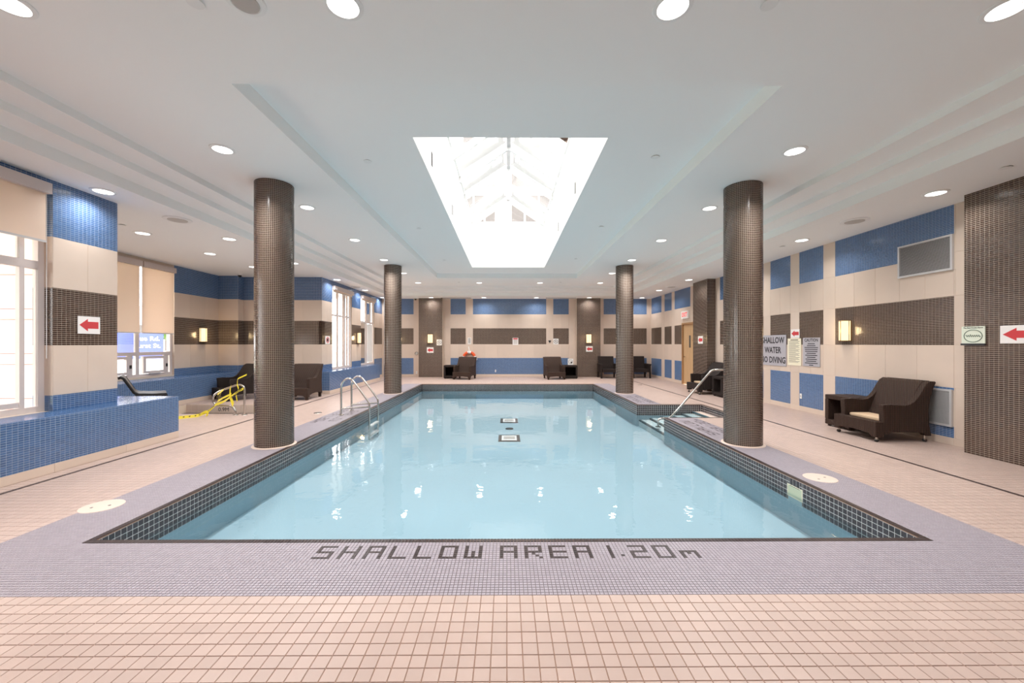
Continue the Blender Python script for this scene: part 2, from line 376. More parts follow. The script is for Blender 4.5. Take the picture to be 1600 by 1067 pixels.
line2 = word_cells([('A', 0), ('R', 7), ('E', 14), ('A', 21), ('1', 31), ('.', 34), ('2', 37), ('0', 44), ('m', 51)])
GY = PY0 - 200*p1
dark = set()                                      # (ix, iy) grid cells, ix from x=0, iy from PY0
for (c, r) in front_words: dark.add((-54+c, -3-r))
def deck_word(cells, ix_top, iy_start, sgn):
    for (c, r) in cells: dark.add((ix_top+sgn*r, iy_start+sgn*c))
for iy in (136, 278):
    deck_word(line1, 132, iy+3, 1); deck_word(line2, 143, iy, 1)
deck_word(line1, -131, 232, -1); deck_word(line2, -142, 236, -1)
mos = [(XQ0, XQ1, YQ0, PY0), (XQ0, PX0, PY0, 14.95), (PX1, XQ1, PY0, 14.95)]
mos2 = []
for a in mos: mos2 += cut([a], (IX1, RX1+2*p1, RY0-2*p1, RY1+2*p1))
mr = np.concatenate([grid_rects(a, p1, p1, 0.0, PY0, 0.0026) for a in mos2])
ix = np.floor((mr[:, 0]+mr[:, 1])/2/p1).astype(int); iy = np.floor(((mr[:, 2]+mr[:, 3])/2-PY0)/p1).astype(int)
isd = np.array([(a, b) in dark for a, b in zip(ix, iy)])
tiles_obj('deck_mosaic', mr[~isd], (0, 0, -0.004), (1, 0, 0), (0, 1, 0), (0, 0, 1), 'purple', floor, h=0.004, cham=0.001, tilt=0.003)
o = tiles_obj('depth_lettering', mr[isd], (0, 0, -0.004), (1, 0, 0), (0, 1, 0), (0, 0, 1), 'dark', floor, h=0.004, cham=0.001); o['label'] = 'dark mosaic words giving the pool depth'
f = MB()
for a in mos2: f.box(a[0], a[1], a[2], a[3], -0.0045, -0.0036)
f.build('mosaic_grout', 'purple_grout', floor)
lr = np.concatenate([grid_rects((l, l+2*p1, 0.9, YB-0.02), p1, p1*2, l, 0, 0.002) for l in (LN0, LN1)])
f = MB()
for l in (LN0, LN1): f.box(l-0.001, l+2*p1+0.001, 0.9, YB-0.02, -0.0045, -0.0012)
f.build('guide_line_bed', 'dark', floor)
tiles_obj('guide_line', lr, (0, 0, -0.004), (1, 0, 0), (0, 1, 0), (0, 0, 1), 'dark', floor, h=0.004, cham=0.001)['label'] = 'dark line of tiles along both sides of the deck'
# sunken spa pit in the alcove floor
f = MB(); a, b, c, d = SPA
f.box(a-0.02, b+0.02, c-0.02, c, -0.5, -0.004); f.box(a-0.02, b+0.02, d, d+0.02, -0.5, -0.004); f.box(a-0.02, a, c, d, -0.5, -0.004); f.box(b, b+0.02, c, d, -0.5, -0.004); f.box(a-0.02, b+0.02, c-0.02, d+0.02, -0.52, -0.5)
spa = tag(f.build('spa_pool', 'spa_tile'), 'sunken beige tiled spa pit behind the taped steel rail in the left alcove', 'spa')
tiles_obj('spa_wall_tiles', grid_rects((a, b, -0.5, -0.01), p3*2, p3*2, 0, 0, 0.003), (0, d, 0), (1, 0, 0), (0, 0, 1), (0, -1, 0), 'tan', spa, h=0.004)
MB().box(a+0.001, b-0.001, c+0.001, d-0.001, -0.205, -0.2).build('spa_water', 'water', spa)
g = lettering(spa, '0.9M', 0.135, (-6.98, d-0.006, -0.122), 'ink', bold=0.0); g.rotation_euler = (PI/2, 0, 0); g['label'] = 'black depth mark on the far wall of the spa'

# ---------------------------------------------------------------- swimming pool
pool = thing('swimming_pool', 'long rectangular swimming pool of pale blue water in the middle of the hall', 'pool', (0, 0, 0))
f = MB()
f.box(IX0-0.1, IX1+0.1, IY0-0.1, IY1+0.1, ZP-0.1, ZP)
f.box(IX0-0.1, IX0, IY0-0.1, IY1+0.1, ZP, -0.06); f.box(IX0, IX1, IY0-0.1, IY0, ZP, -0.06); f.box(IX0, IX1, IY1, IY1+0.1, ZP, -0.06)
f.box(IX1, IX1+0.1, IY0-0.1, RY0, ZP, -0.06); f.box(IX1, IX1+0.1, RY1, IY1+0.1, ZP, -0.06)
f.box(IX1+0.1, RX1+0.1, RY0-0.1, RY0, ZP, -0.06); f.box(IX1+0.1, RX1+0.1, RY1, RY1+0.1, ZP, -0.06); f.box(RX1, RX1+0.1, RY0, RY1, ZP, -0.06)
f.build('basin', 'basin', pool)
wv = MB(); wv.add([(IX0, IY0, ZW), (IX1, IY0, ZW), (IX1, RY0, ZW), (IX1, RY1, ZW), (IX1, IY1, ZW), (IX0, IY1, ZW), (4.57, RY0, ZW), (4.57, RY1, ZW)],
                  [(0, 1, 2, 3, 4, 5), (2, 6, 7, 3)])
wv.build('water', 'water', pool, recalc=False)
# steps in the recess
tx = [4.57, 4.30, 4.04, 3.78, 3.52, 3.26]; tz = [-0.172, -0.225, -0.265, -0.30, -0.335, -0.375]
xs = [RX1]+tx
for i in range(6):
    s_ = MB().box(xs[i+1], xs[i], RY0, RY1, ZP, tz[i]).build('step', 'step' if i else 'tan', pool)
    MB().box(xs[i+1]-0.004, xs[i+1]+0.045, RY0+0.01, RY1-0.01, tz[i]-0.03, tz[i]+0.004).build('nosing', 'nosing', s_)
# coping: two rows of one-inch dark tiles all round
cr = []
for (a, b, c, d) in [(PX0, PX1, PY0, IY0), (PX0, PX1, IY1, PY1), (PX0, IX0, IY0, IY1), (IX1, PX1, IY0, RY0-2*p1), (IX1, PX1, RY1+2*p1, IY1)]:
    cr.append(grid_rects((a, b, c, d), 2*p1 if b-a < 1 else p1, p1 if b-a < 1 else 2*p1, a if b-a < 1 else 0, c, 0.0022))
cr.append(grid_rects((IX1, RX1+2*p1, RY0-2*p1, RY0), p1, 2*p1, 0, RY0, 0.0022)); cr.append(grid_rects((IX1, RX1+2*p1, RY1, RY1+2*p1), p1, 2*p1, 0, RY1, 0.0022))
cr.append(grid_rects((RX1, RX1+2*p1, RY0, RY1), 2*p1, p1, RX1, RY0, 0.0022))
tiles_obj('coping_tiles', np.concatenate(cr), (0, 0, -0.0045), (1, 0, 0), (0, 1, 0), (0, 0, 1), 'dark', pool, h=0.006, cham=0.0012, tilt=0.004)['label'] = 'dark brown one inch coping tiles round the pool edge'
# waterline band: two-inch black tiles; the ones nearest the camera are separate pieces
p2 = 0.0508
SK = (4.30, 4.51, -0.21, -0.095)
backing = MB()
def band(O, U, N, L, holes=(), near=False):
    rr = [(0, L, -0.012-5*p2, -0.012)]
    for h in holes: rr = cut(rr, h)
    for r in rr: 
        P = [Vector(O)+Vector(U)*u+Vector((0, 0, 1))*v+Vector(N)*0.001 for u, v in ((r[0], r[2]), (r[1], r[2]), (r[1], r[3]), (r[0], r[3]))]
        backing.add(P, [(0, 1, 2, 3)])
    R = np.concatenate([grid_rects(r, p2, p2, 0, -0.012, 0.005) for r in rr]); up = (0, 0, 1)
    if not near: tiles_obj('waterline_tiles', R, O, U, up, N, 'black', pool, h=0.003, cham=0.001, tilt=0.006); return
    w = R[:, 1]-R[:, 0]; fullm = (np.abs(w-(p2-0.005)) < 1e-4) & (R[:, 2] > -0.012-3.5*p2)
    sel = np.where(fullm)[0]; sel = sel[np.argsort(R[sel, 0])][:148]
    mk = np.zeros(len(R), bool); mk[sel] = True
    tiles_obj('waterline_tiles', R[~mk], O, U, up, N, 'black', pool, h=0.003, cham=0.001, tilt=0.006)
    for i in sel:
        u, v = (R[i, 0]+R[i, 1])/2, (R[i, 2]+R[i, 3])/2
        o = WT.copy(); COL.objects.link(o); o.parent = pool
        m = Matrix.Identity(4); n = Vector(N)
        X = Vector(U) if Vector(U).cross(Vector(up)).dot(n) > 0 else -Vector(U)
        for k in range(3): m[k][0] = X[k]; m[k][1] = up[k]; m[k][2] = n[k]; m[k][3] = O[k]+U[k]*u+up[k]*v
        o.matrix_local = m @ Matrix.Rotation(random.gauss(0, 0.006), 4, 'X') @ Matrix.Rotation(random.gauss(0, 0.006), 4, 'Y')
h2 = (p2-0.005)/2; q = 0.001
black_obj = mat('black_pool_tile_single', (64, 55, 58), 0.16, vary=0.25, rand='object', spec=0.6)
WTm = MB().add([(-h2, -h2, 0), (h2, -h2, 0), (h2, h2, 0), (-h2, h2, 0), (-h2+q, -h2+q, .003), (h2-q, -h2+q, .003), (h2-q, h2-q, .003), (-h2+q, h2-q, .003)],
         [(4, 5, 6, 7), (0, 1, 5, 4), (1, 2, 6, 5), (2, 3, 7, 6), (3, 0, 4, 7)])
WT = WTm.build('tile', black_obj, pool)
band((IX0, IY0, 0), (0, 1, 0), (1, 0, 0), IY1-IY0, near=True)
band((IX1, IY0, 0), (0, 1, 0), (-1, 0, 0), RY0-IY0, holes=[(SK[0]-IY0, SK[1]-IY0, SK[2]-0.1, SK[3])], near=True)
band((IX1, RY1, 0), (0, 1, 0), (-1, 0, 0), IY1-RY1)
band((IX0, IY1, 0), (1, 0, 0), (0, -1, 0), IX1-IX0)
band((IX0, IY0, 0), (1, 0, 0), (0, 1, 0), IX1-IX0)
band((IX1, RY1, 0), (1, 0, 0), (0, -1, 0), RX1-IX1)
band((IX1, RY0, 0), (1, 0, 0), (0, 1, 0), RX1-IX1)
band((RX1, RY0, 0), (0, 1, 0), (-1, 0, 0), RY1-RY0)
bpy.data.objects.remove(WT)
backing.build('waterline_grout', 'white_grout', pool)
f = MB(); f.box(IX1-0.004, IX1+0.002, SK[0]-0.012, SK[1]+0.012, SK[2]-0.012, SK[2]); f.box(IX1-0.004, IX1+0.002, SK[0]-0.012, SK[1]+0.012, SK[3], SK[3]+0.01)
f.box(IX1-0.004, IX1+0.002, SK[0]-0.012, SK[0], SK[2], SK[3]); f.box(IX1-0.004, IX1+0.002, SK[1], SK[1]+0.012, SK[2], SK[3])
sk = f.build('skimmer', 'cream', pool); sk['label'] = 'cream skimmer opening in the right waterline'
MB().add([(IX1-0.002, SK[0], SK[2]), (IX1-0.002, SK[1], SK[2]), (IX1+0.0, SK[1], SK[3]), (IX1+0.0, SK[0], SK[3])], [(0, 1, 2, 3)]).build('skimmer_flap', mat('skimmer_flap', (196, 204, 176), 0.5), sk)
for (y, w) in ((8.55, 0.46), (10.5, 0.46)):
    x = 0.05 if y < 9 else 0.06
    d = MB().box(x-w/2, x+w/2, y-0.3, y+0.3, ZP, ZP+0.006).build('main_drain', 'dgrey', pool)
    MB().box(x-w/2+0.07, x+w/2-0.07, y-0.22, y+0.22, ZP+0.006, ZP+0.012).build('drain_plate', 'white', d)
    MB().box(x-0.12, x+0.12, y-0.12, y+0.12, ZP+0.012, ZP+0.016).build('drain_grate', 'grille', d)
MB().lathe([(0.0, 0.02), (0.08, 0.018), (0.1, 0.0)], 24, (0.06, 9.5, ZP)).build('floor_inlet', 'blackp', pool)

# ---------------------------------------------------------------- walls
def wall_base(name, boxes):
    f = MB()
    for b in boxes: f.box(*b[:4], -0.12 if b[4] == 0 else b[4], b[5])
    return struct(f.build(name, 'grout'))
FR = {  # origin, u direction, outward normal
    'right': ((XR, 0, 0), (0, 1, 0), (-1, 0, 0)), 'left': ((XL, 0, 0), (0, 1, 0), (1, 0, 0)), 'alc': ((XA, 0, 0), (0, 1, 0), (1, 0, 0)),
    'back': ((0, YB, 0), (1, 0, 0), (0, -1, 0)), 'alcb': ((0, YA, 0), (1, 0, 0), (0, -1, 0)), 'alcc': ((0, YAC, 0), (1, 0, 0), (0, -1, 0)),
    'chs': ((-8.10, 0, 0), (0, 1, 0), (1, 0, 0)), 'ledge': ((XB, 0, 0), (0, 1, 0), (1, 0, 0)), 'ledge_end': ((0, 6.43, 0), (1, 0, 0), (0, 1, 0)),
    'ledge2_end': ((0, 11.9, 0), (1, 0, 0), (0, -1, 0)), 'ledge2_far': ((0, 16.57, 0), (1, 0, 0), (0, 1, 0)), 'aledge': ((-8.05, 0, 0), (0, 1, 0), (1, 0, 0)),
    'jamb1': ((0, 5.03, 0), (1, 0, 0), (0, -1, 0)), 'ledge1_n': ((0, -0.6, 0), (1, 0, 0), (0, -1, 0)),
    'rp': ((XP, 0, 0), (0, 1, 0), (-1, 0, 0)), 'rp_n1': ((0, 12.52, 0), (1, 0, 0), (0, -1, 0)), 'rp_n0': ((0, 5.46, 0), (1, 0, 0), (0, 1, 0)), 'rp_f1': ((0, 13.48, 0), (1, 0, 0), (0, 1, 0)),
    'bp': ((0, YBP, 0), (1, 0, 0), (0, -1, 0)), 'pend': ((0, 5.86, 0), (1, 0, 0), (0, 1, 0)),
    'ltop': ((0, 0, 0.655), (1, 0, 0), (0, 0, 1)),
}
def mosaic(parent, fr, rect, color, pu=2*p1, pv=p1, V=(0, 0, 1), name=None, org=None):
    O, U, N = FR[fr]
    org = org or (rect[0], rect[2]); R = grid_rects(rect, pu, pv, org[0], org[1], 0.0040)
    if color == 'blue':
        Q = [Vector(O)+Vector(U)*u+Vector(V)*v+Vector(N)*0.0008 for u, v in ((rect[0], rect[2]), (rect[1], rect[2]), (rect[1], rect[3]), (rect[0], rect[3]))]
        MB().add(Q, [(0, 1, 2, 3)]).build('grout_bed', 'blue_grout', parent)
    return tiles_obj(name or (color+'_mosaic'), R, O, U, V, N, color, parent, h=0.003, cham=0.0008, tilt=0.006)
def panels(parent, fr, rect, step=0.61, th=0.004, phase=None):
    O, U, N = [Vector(a) for a in FR[fr]]; u0, u1, z0, z1 = rect
    n = max(1, math.ceil((u1-u0)/step-0.05))
    for i in range(n):
        a, b = u0+(u1-u0)*i/n+0.0008, u0+(u1-u0)*(i+1)/n-0.0008
        m = MB(); c = 0.002; P = lambda u, z, k: tuple(O+U*u+N*k+Vector((0, 0, z)))
        zz0, zz1 = z0+0.0008, z1-0.0008
        m.add([P(a, zz0, 0), P(b, zz0, 0), P(b, zz1, 0), P(a, zz1, 0), P(a+c, zz0+c, th), P(b-c, zz0+c, th), P(b-c, zz1-c, th), P(a+c, zz1-c, th)],
              [(4, 5, 6, 7), (0, 1, 5, 4), (1, 2, 6, 5), (2, 3, 7, 6), (3, 0, 4, 7)])
        m.build('panel', 'panel', parent)
def clad(parent, fr, u0, u1, cells=None, holes=(), rows=ROWS):
    """cells None: continuous colour bands; otherwise mosaic cells with beige panels between"""
    for (z0, z1, k) in rows:
        if k == 'beige' or cells is None: spans = [(u0, u1, k)]
        else:
            spans = []; x = u0
            for (a, b) in cells:
                if a > x: spans.append((x, a, 'beige'))
                spans.append((a, b, k)); x = b
            if x < u1: spans.append((x, u1, 'beige'))
        if k == 'beige' and cells:
            ed = sorted({u0, u1} | {e for c in cells for e in c}); spans = []
            i = 0
            while i < len(ed)-1: spans.append((ed[i], ed[i+1], 'beige')); i += 1
        for (a, b, kk) in spans:
            rs = [(a, b, z0, z1)]
            for h in holes: rs = cut(rs, h)
            for r in rs:
                if kk == 'beige': panels(parent, fr, r)
                else: mosaic(parent, fr, r, kk, org=(a, z0))
# right wall
DOOR = (13.40, 14.90, 0.0, 2.27)
wr = wall_base('wall_right', [(XR, XR+0.2, YN, DOOR[0], 0, ZS), (XR, XR+0.2, DOOR[1], YB+0.2, 0, ZS), (XR, XR+0.2, DOOR[0], DOOR[1], DOOR[3], ZS)])
VENT = (5.82, 6.64, 2.59, 3.12); VENT2 = (5.83, 6.62, 0.27, 0.82); HV = [(5.80, 5.82+32*p1, 2.60, 3.11), (5.80, 5.82+30*p1, 0.28, 0.81)]
clad(wr, 'right', 5.46, 12.52, [(5.82, 7.94), (8.24, 8.92), (9.20, 9.90), (10.17, 12.25)], HV)
clad(wr, 'right', 13.48, YB, [(14.24, 15.58), (15.86, 16.57), (16.90, 18.08)], [(13.3, 14.94, 0, 2.33)])
for (a, b) in ((3.2, 5.46), (12.52, 13.48)):
    pl = MB().box(XP, XR, a, b, 0, ZS).build('pilaster', 'grout', wr)
    mosaic(pl, 'rp', (a, b, 0.0, ZS), 'brown')
    mosaic(pl, 'rp_n1' if a > 5 else 'rp_n0', (XP-0.006, XR, 0, ZS), 'brown')
# back wall
wb = wall_base('wall_back', [(XL-0.2, XR, YB, YB+0.2, 0, ZS)])
clad(wb, 'back', XL, -3.97, [(-5.42, -4.26)]); clad(wb, 'back', -2.90, 3.155, [(-2.57, -1.88), (-1.55, 1.80), (2.12, 2.83)]); clad(wb, 'back', 4.23, XR, [(4.43, 6.40)])
for (a, b) in ((-3.97, -2.90), (3.155, 4.23)):
    pl = MB().box(a, b, YBP, YB, 0, ZS).build('pilaster', 'grout', wb)
    mosaic(pl, 'bp', (a, b, 0, ZS), 'brown')
# left wall, window one, pillar
W1 = (1.2, 5.03, 0.655, 3.40); WA = (13.03, 14.66, 0.655, 3.40); WB2 = (15.58, 17.14, 0.655, 3.40)
wl = wall_base('wall_left', [(XL-0.25, XL, YN, W1[0], 0, ZS), (XL-0.25, XL, W1[0], W1[1], 0, W1[2]), (XL-0.25, XL, W1[0], W1[1], W1[3], ZS), (XL-0.25, XL, W1[1], YAN, 0, ZS),
    (XL-0.1, XL, YA, WA[0], 0, ZS), (XL-0.1, XL, WA[0], WA[1], 0, WA[2]), (XL-0.1, XL, WA[0], WA[1], WA[3], ZS), (XL-0.1, XL, WA[1], WB2[0], 0, ZS),
    (XL-0.1, XL, WB2[0], WB2[1], 0, WB2[2]), (XL-0.1, XL, WB2[0], WB2[1], WB2[3], ZS), (XL-0.1, XL, WB2[1], YB, 0, ZS)])
LR = [(0.655, 0.85, 'blue')]+ROWS[2:]
mosaic(wl, 'left', (W1[0], W1[1], W1[3], ZS), 'blue')
clad(wl, 'left', W1[1], YAN, None, rows=LR)
for (z0, z1, k) in LR:
    if k == 'beige': panels(wl, 'jamb1', (XL-0.25, XL+0.006, z0, z1))
    else: mosaic(wl, 'jamb1', (XL-0.25, XL+0.006, z0, z1), k)
clad(wl, 'left', YA, WA[0], None, rows=LR); clad(wl, 'left', WA[1], WB2[0], None, rows=LR); clad(wl, 'left', WB2[1], YB, None, rows=LR)
clad(wl, 'left', 16.57, YB, None, rows=[(0.11, 0.655, 'blue'), (0, 0.11, 'beige')])
for w in (WA, WB2): mosaic(wl, 'left', (w[0], w[1], w[3], ZS), 'blue')
# alcove walls
WC = (6.6, 10.45, 0.70, 3.47)
wa = wall_base('wall_alcove_left', [(XA-0.2, XA, YAN, WC[0], 0, ZS), (XA-0.2, XA, WC[0], WC[1], 0, WC[2]), (XA-0.2, XA, WC[0], WC[1], WC[3], ZS), (XA-0.2, XA, WC[1], YA+0.2, 0, ZS)])
clad(wa, 'alc', WC[1], YAC, None, rows=LR)
wab = wall_base('wall_alcove_back', [(XA, XL, YA, YA+0.2, 0, ZS), (XA, -8.10, YAC, YA, 0, ZS)])
clad(wab, 'alcb', -8.10, XL, None, rows=[ROWS[0]]+ROWS[1:]); clad(wab, 'alcc', XA, -8.10, None, rows=LR); clad(wab, 'chs', YAC, YA, None, rows=ROWS)
waf = wall_base('wall_alcove_front', [(XA, XL-0.25, YAN-0.2, YAN, 0, ZS)])
z = 0.1; k = 0
while z < 3.6:                                    # outside of the alcove, seen through window one: wide and narrow boards
    hgt = 0.48 if k % 2 == 0 else 0.15
    MB().box(XA-0.2, XL-0.25, YAN-0.225, YAN-0.2, z+0.006, z+hgt-0.006).build('siding_board', 'siding', waf); z += hgt; k += 1
MB().box(XA-0.2, XL-0.25, YAN-0.205, YAN-0.199, 0, 3.6).build('siding_backing', 'siding_gap', waf)
wn = wall_base('wall_front', [(XL-0.25, XR+0.2, YN-0.2, YN, 0, ZS+0.6)])

# tiled ledges under the windows
def ledge(label, boxes, faces, tops):
    f = MB()
    for b in boxes: f.box(*b)
    o = tag(f.build('window_ledge', 'grout'), label, 'ledge')
    for fr, r in faces:
        mosaic(o, fr, (r[0], r[1], 0.105, 0.655), 'blue'); panels(o, fr, (r[0], r[1], 0.0, 0.105), step=0.9)
    for r in tops:
        R = grid_rects(r, p1, 2*p1, r[0], r[2], 0.0024)
        MB().box(r[0], r[1], r[2], r[3], 0.6545, 0.656).build('grout_bed', 'blue_grout', o)
        tiles_obj('blue_mosaic', R, (0, 0, 0.655), (1, 0, 0), (0, 1, 0), (0, 0, 1), 'blue', o, h=0.005, cham=0.001, tilt=0.006)
    return o
ledge('long blue mosaic ledge under the large window at the left edge, past the arrow pillar',
      [(XL, XB, -0.6, 6.43, 0, 0.655), (-8.03, XL, YAN, 6.43, 0, 0.655), (XL-0.25, XL, 1.2, 5.03, 0.655, 0.656)], [('ledge', (-0.6, 6.43)), ('ledge_end', (-8.03, XB))],
      [(XL-0.0, XB, -0.6, 6.43), (-8.03, XL, YAN, 6.43)])
ledge('blue mosaic ledge under the two tall windows at the far left', [(XL, XB, 11.9, 16.57, 0, 0.655)], [('ledge', (11.9, 16.57)), ('ledge2_end', (XL-0.2, XB)), ('ledge2_far', (XL, XB))], [(XL, XB, 11.9, 16.57)])
ledge('low blue mosaic ledge under the shaded alcove windows behind the chaise', [(XA, -8.05, 6.43, YAC, 0, 0.655)], [('aledge', (6.43, YAC))], [(XA, -8.05, 6.43, YAC)])

# ---------------------------------------------------------------- ceiling with its stepped tray
c = MB()
def quad(x0, x1, y0, y1, z): c.add([(x0, y0, z), (x1, y0, z), (x1, y1, z), (x0, y1, z)], [(0, 1, 2, 3)])
def riser(r, z0, z1, near=True):
    x0, x1, y0, y1 = r
    P = [(x0, y0), (x0, y1), (x1, y1), (x1, y0)]
    for i in range(4 if near else 3):
        a, b = P[i], P[(i+1) % 4]; c.add([(*a, z0), (*b, z0), (*b, z1), (*a, z1)], [(0, 1, 2, 3)])
B3 = (-5.07, 5.12, YN, 17.02); B2 = (-4.71, 4.75, YN, 16.62); B1 = (-4.36, 4.37, YN, 16.22); BI = (-2.50, 2.52, 3.63, 14.3); SKY = (-1.15, 1.24, 4.868, 13.17)
for r in cut([(XA, XR, YN, YB)], B3): quad(*r, ZS)
for r in cut([B3], B2): quad(*r, Z2)
for r in cut([B2], B1): quad(*r, Z3)
for r in cut([B1], BI): quad(*r, Z4)
for r in cut([BI], SKY): quad(*r, Z5)
riser(B3, ZS, Z2, False); riser(B2, Z2, Z3, False); riser(B1, Z3, Z4, False); riser(BI, Z4, Z5)
ceil = struct(c.build('ceiling', 'ceil'))
# roof slab over the ceiling so that daylight comes only through the skylight
r_ = MB()
for r in cut([(XA-0.3, XR+0.3, YN-0.3, YB+0.3)], (SKY[0]-0.05, SKY[1]+0.05, SKY[2]-0.05, SKY[3]+0.05)): r_.box(*r, 4.2, 4.4)
struct(r_.build('roof', 'concrete'))

# ---------------------------------------------------------------- skylight
ZG, ZR = 5.50, 6.36; xc = (SKY[0]+SKY[1])/2
sk = thing('skylight', 'large gabled glass skylight with white rafters above a white shaft in the ceiling', 'skylight', (xc, 9.0, Z5))
def rel(m): 
    m.v = [(a-xc, b-9.0, d-Z5) for a, b, d in m.v]; return m
w = MB(); t = 0.05
zb = Z5+0.004; w.box(SKY[0]-t, SKY[0], SKY[2]-t, SKY[3]+t, zb, ZG); w.box(SKY[1], SKY[1]+t, SKY[2]-t, SKY[3]+t, zb, ZG); w.box(SKY[0], SKY[1], SKY[2]-t, SKY[2], zb, ZG); w.box(SKY[0], SKY[1], SKY[3], SKY[3]+t, zb, ZG)
rel(w).build('shaft', 'white', sk)
rel(MB().box(xc-0.04, xc+0.04, SKY[2], SKY[3], ZR-0.14, ZR)).build('ridge_beam', 'alu', sk)
rel(MB().box(SKY[0]-0.05, SKY[0]+0.03, SKY[2], SKY[3], ZG, ZG+0.05)).build('eave_beam', 'white', sk); rel(MB().box(SKY[1]-0.03, SKY[1]+0.05, SKY[2], SKY[3], ZG, ZG+0.05)).build('eave_beam', 'white', sk)
ry = [SKY[2]+0.03+i*(SKY[3]-SKY[2]-0.06)/7 for i in range(8)]
for y in ry:
    for sx, xe in ((-1, SKY[0]), (1, SKY[1])):
        pts = [(xc, ZR-0.02), (xe, ZG+0.03), (xe, ZG-0.13), (xc, ZR-0.18)]
        rel(MB().prism(pts, y-0.035, y+0.035, 'y')).build('rafter', 'white', sk)
for i in range(7):
    for xe in (SKY[0]-0.05, SKY[1]+0.05):
        y0, y1 = ry[i], ry[i+1]
        rel(MB().add([(xc, y0, ZR), (xe, y0, ZG+0.03), (xe, y1, ZG+0.03), (xc, y1, ZR)], [(0, 1, 2, 3)])).build('pane', 'glass', sk)
for y in (SKY[2], SKY[3]):
    rel(MB().add([(SKY[0], y, ZG), (SKY[1], y, ZG), (xc, y, ZR)], [(0, 1, 2)])).build('gable_pane', 'glass', sk)
    rel(MB().box(SKY[0], SKY[1], y-0.03, y+0.03, ZG-0.03, ZG+0.03)).build('gable_rail', 'white', sk)
for (x, y) in ((SKY[0]+0.002, 6.1), (SKY[0]+0.002, 8.4), (SKY[1]-0.002, 7.2), (SKY[1]-0.002, 9.6)):
    rel(MB().box(x-0.006, x+0.006, y-0.035, y+0.035, Z5+0.2, Z5+0.4)).build('wall_plate', 'slot', sk)

# ---------------------------------------------------------------- columns
def column(label, x, y, src=None):
    root = thing('column', label, 'column', (x, y, 0), 0, 'round mosaic columns round the pool')
    if src:
        for ch in src.children:
            d = ch.copy(); COL.objects.link(d); d.parent = root
        return root
    r = 0.257
    MB().lathe([(r, 0.0), (r, Z4-0.004)], 64).build('shaft', 'grout', root, smooth=True)
    MB().lathe([(r+0.038, 0.0), (r+0.036, 0.006), (r+0.006, 0.012), (r, 0.012)], 64).build('base_ring', 'tan', root, smooth=True)
    n, rows = 64, 151; pz = (Z4-0.016)/rows; da = 2*PI/n; g = 0.0032/r/2
    a = np.arange(n)*da; zr = 0.014+np.arange(rows)*pz
    A, Zz = np.meshgrid(a, zr, indexing='ij'); A = A.ravel(); Zz = Zz.ravel(); k = len(A)
    co = np.zeros((k, 8, 3)); c = 0.0008
    for i, (sa, sz) in enumerate(((0, 0), (1, 0), (1, 1), (0, 1))):
        for lv, rr, cc in ((0, r-0.001, 0), (4, r+0.0025, c)):
            ang = A + (g+cc/r if sa == 0 else da-g-cc/r); zz = Zz + (0.0016+cc if sz == 0 else pz-0.0016-cc)
            co[:, lv+i, 0] = rr*np.cos(ang); co[:, lv+i, 1] = rr*np.sin(ang); co[:, lv+i, 2] = zz
    q = np.array([[4, 5, 6, 7], [0, 1, 5, 4], [1, 2, 6, 5], [2, 3, 7, 6], [3, 0, 4, 7]])
    fc = (np.arange(k)[:, None, None]*8+q[None]).reshape(-1).astype(np.int32)
    me = bpy.data.meshes.new('brown_mosaic'); me.vertices.add(k*8); me.vertices.foreach_set('co', co.ravel())
    me.loops.add(k*20); me.loops.foreach_set('vertex_index', fc); me.polygons.add(k*5); me.polygons.foreach_set('loop_start', np.arange(0, k*20, 4, dtype=np.int32))
    me.materials.append(M['brown']); me.update(calc_edges=True); me.validate(); me.shade_flat()
    link('brown_mosaic', me, root, kind='stuff')
    return root
col0 = column('thick brown mosaic column at the near left pool edge', -3.455, 5.94)
column('brown mosaic column at the far left pool edge behind the ladder', -3.46, 12.1, col0)
column('brown mosaic column at the far right pool edge', 3.58, 12.1, col0)
column('thick brown mosaic column at the near right pool edge beside the depth sign', 3.555, 5.98, col0)

# ---------------------------------------------------------------- windows
def window(n, fr, rect, mull, trans, depth=-0.12, extra=None):
    """mull: list of (u, width); trans: list of (z, height) right across"""
    O, U, N = [Vector(a) for a in FR[fr]]; u0, u1, z0, z1 = rect
    def bx(a, b, c_, d, n0=-0.06, n1=0.0):
        P = [O+U*u+Vector((0, 0, 1))*zz+N*(depth+k) for k in (n0, n1) for (u, zz) in ((a, c_), (b, c_), (b, d), (a, d))]
        return MB().add(P, [(0, 1, 2, 3), (4, 5, 6, 7), (0, 1, 5, 4), (1, 2, 6, 5), (2, 3, 7, 6), (3, 0, 4, 7)])
    fm = MB()
    for m in (bx(u0, u0+0.07, z0, z1), bx(u1-0.07, u1, z0, z1), bx(u0+0.07, u1-0.07, z0, z0+0.07), bx(u0+0.07, u1-0.07, z1-0.07, z1)): fm.add(m.v, m.f)
    win = struct(fm.build('window_%d' % n, 'frame'))
    for (u, w) in mull: bx(u-w/2, u+w/2, z0+0.07, z1-0.07, -0.055, -0.004).build('mullion', 'frame', win)
    for (zz, h) in trans: bx(u0+0.07, u1-0.07, zz, zz+h, -0.052, -0.002).build('transom', 'frame', win)
    eds = [u0+0.07]+[u for u, w in mull]+[u1-0.07]; zs = [z0+0.07]+[a+h/2 for a, h in trans]+[z1-0.07]
    for i in range(len(eds)-1):
        for j in range(len(zs)-1):
            P = [O+U*u+Vector((0, 0, 1))*zz+N*(depth-0.03) for (u, zz) in ((eds[i], zs[j]), (eds[i+1], zs[j]), (eds[i+1], zs[j+1]), (eds[i], zs[j+1]))]
            MB().add(P, [(0, 1, 2, 3)]).build('pane', 'glass', win)
    return win, bx
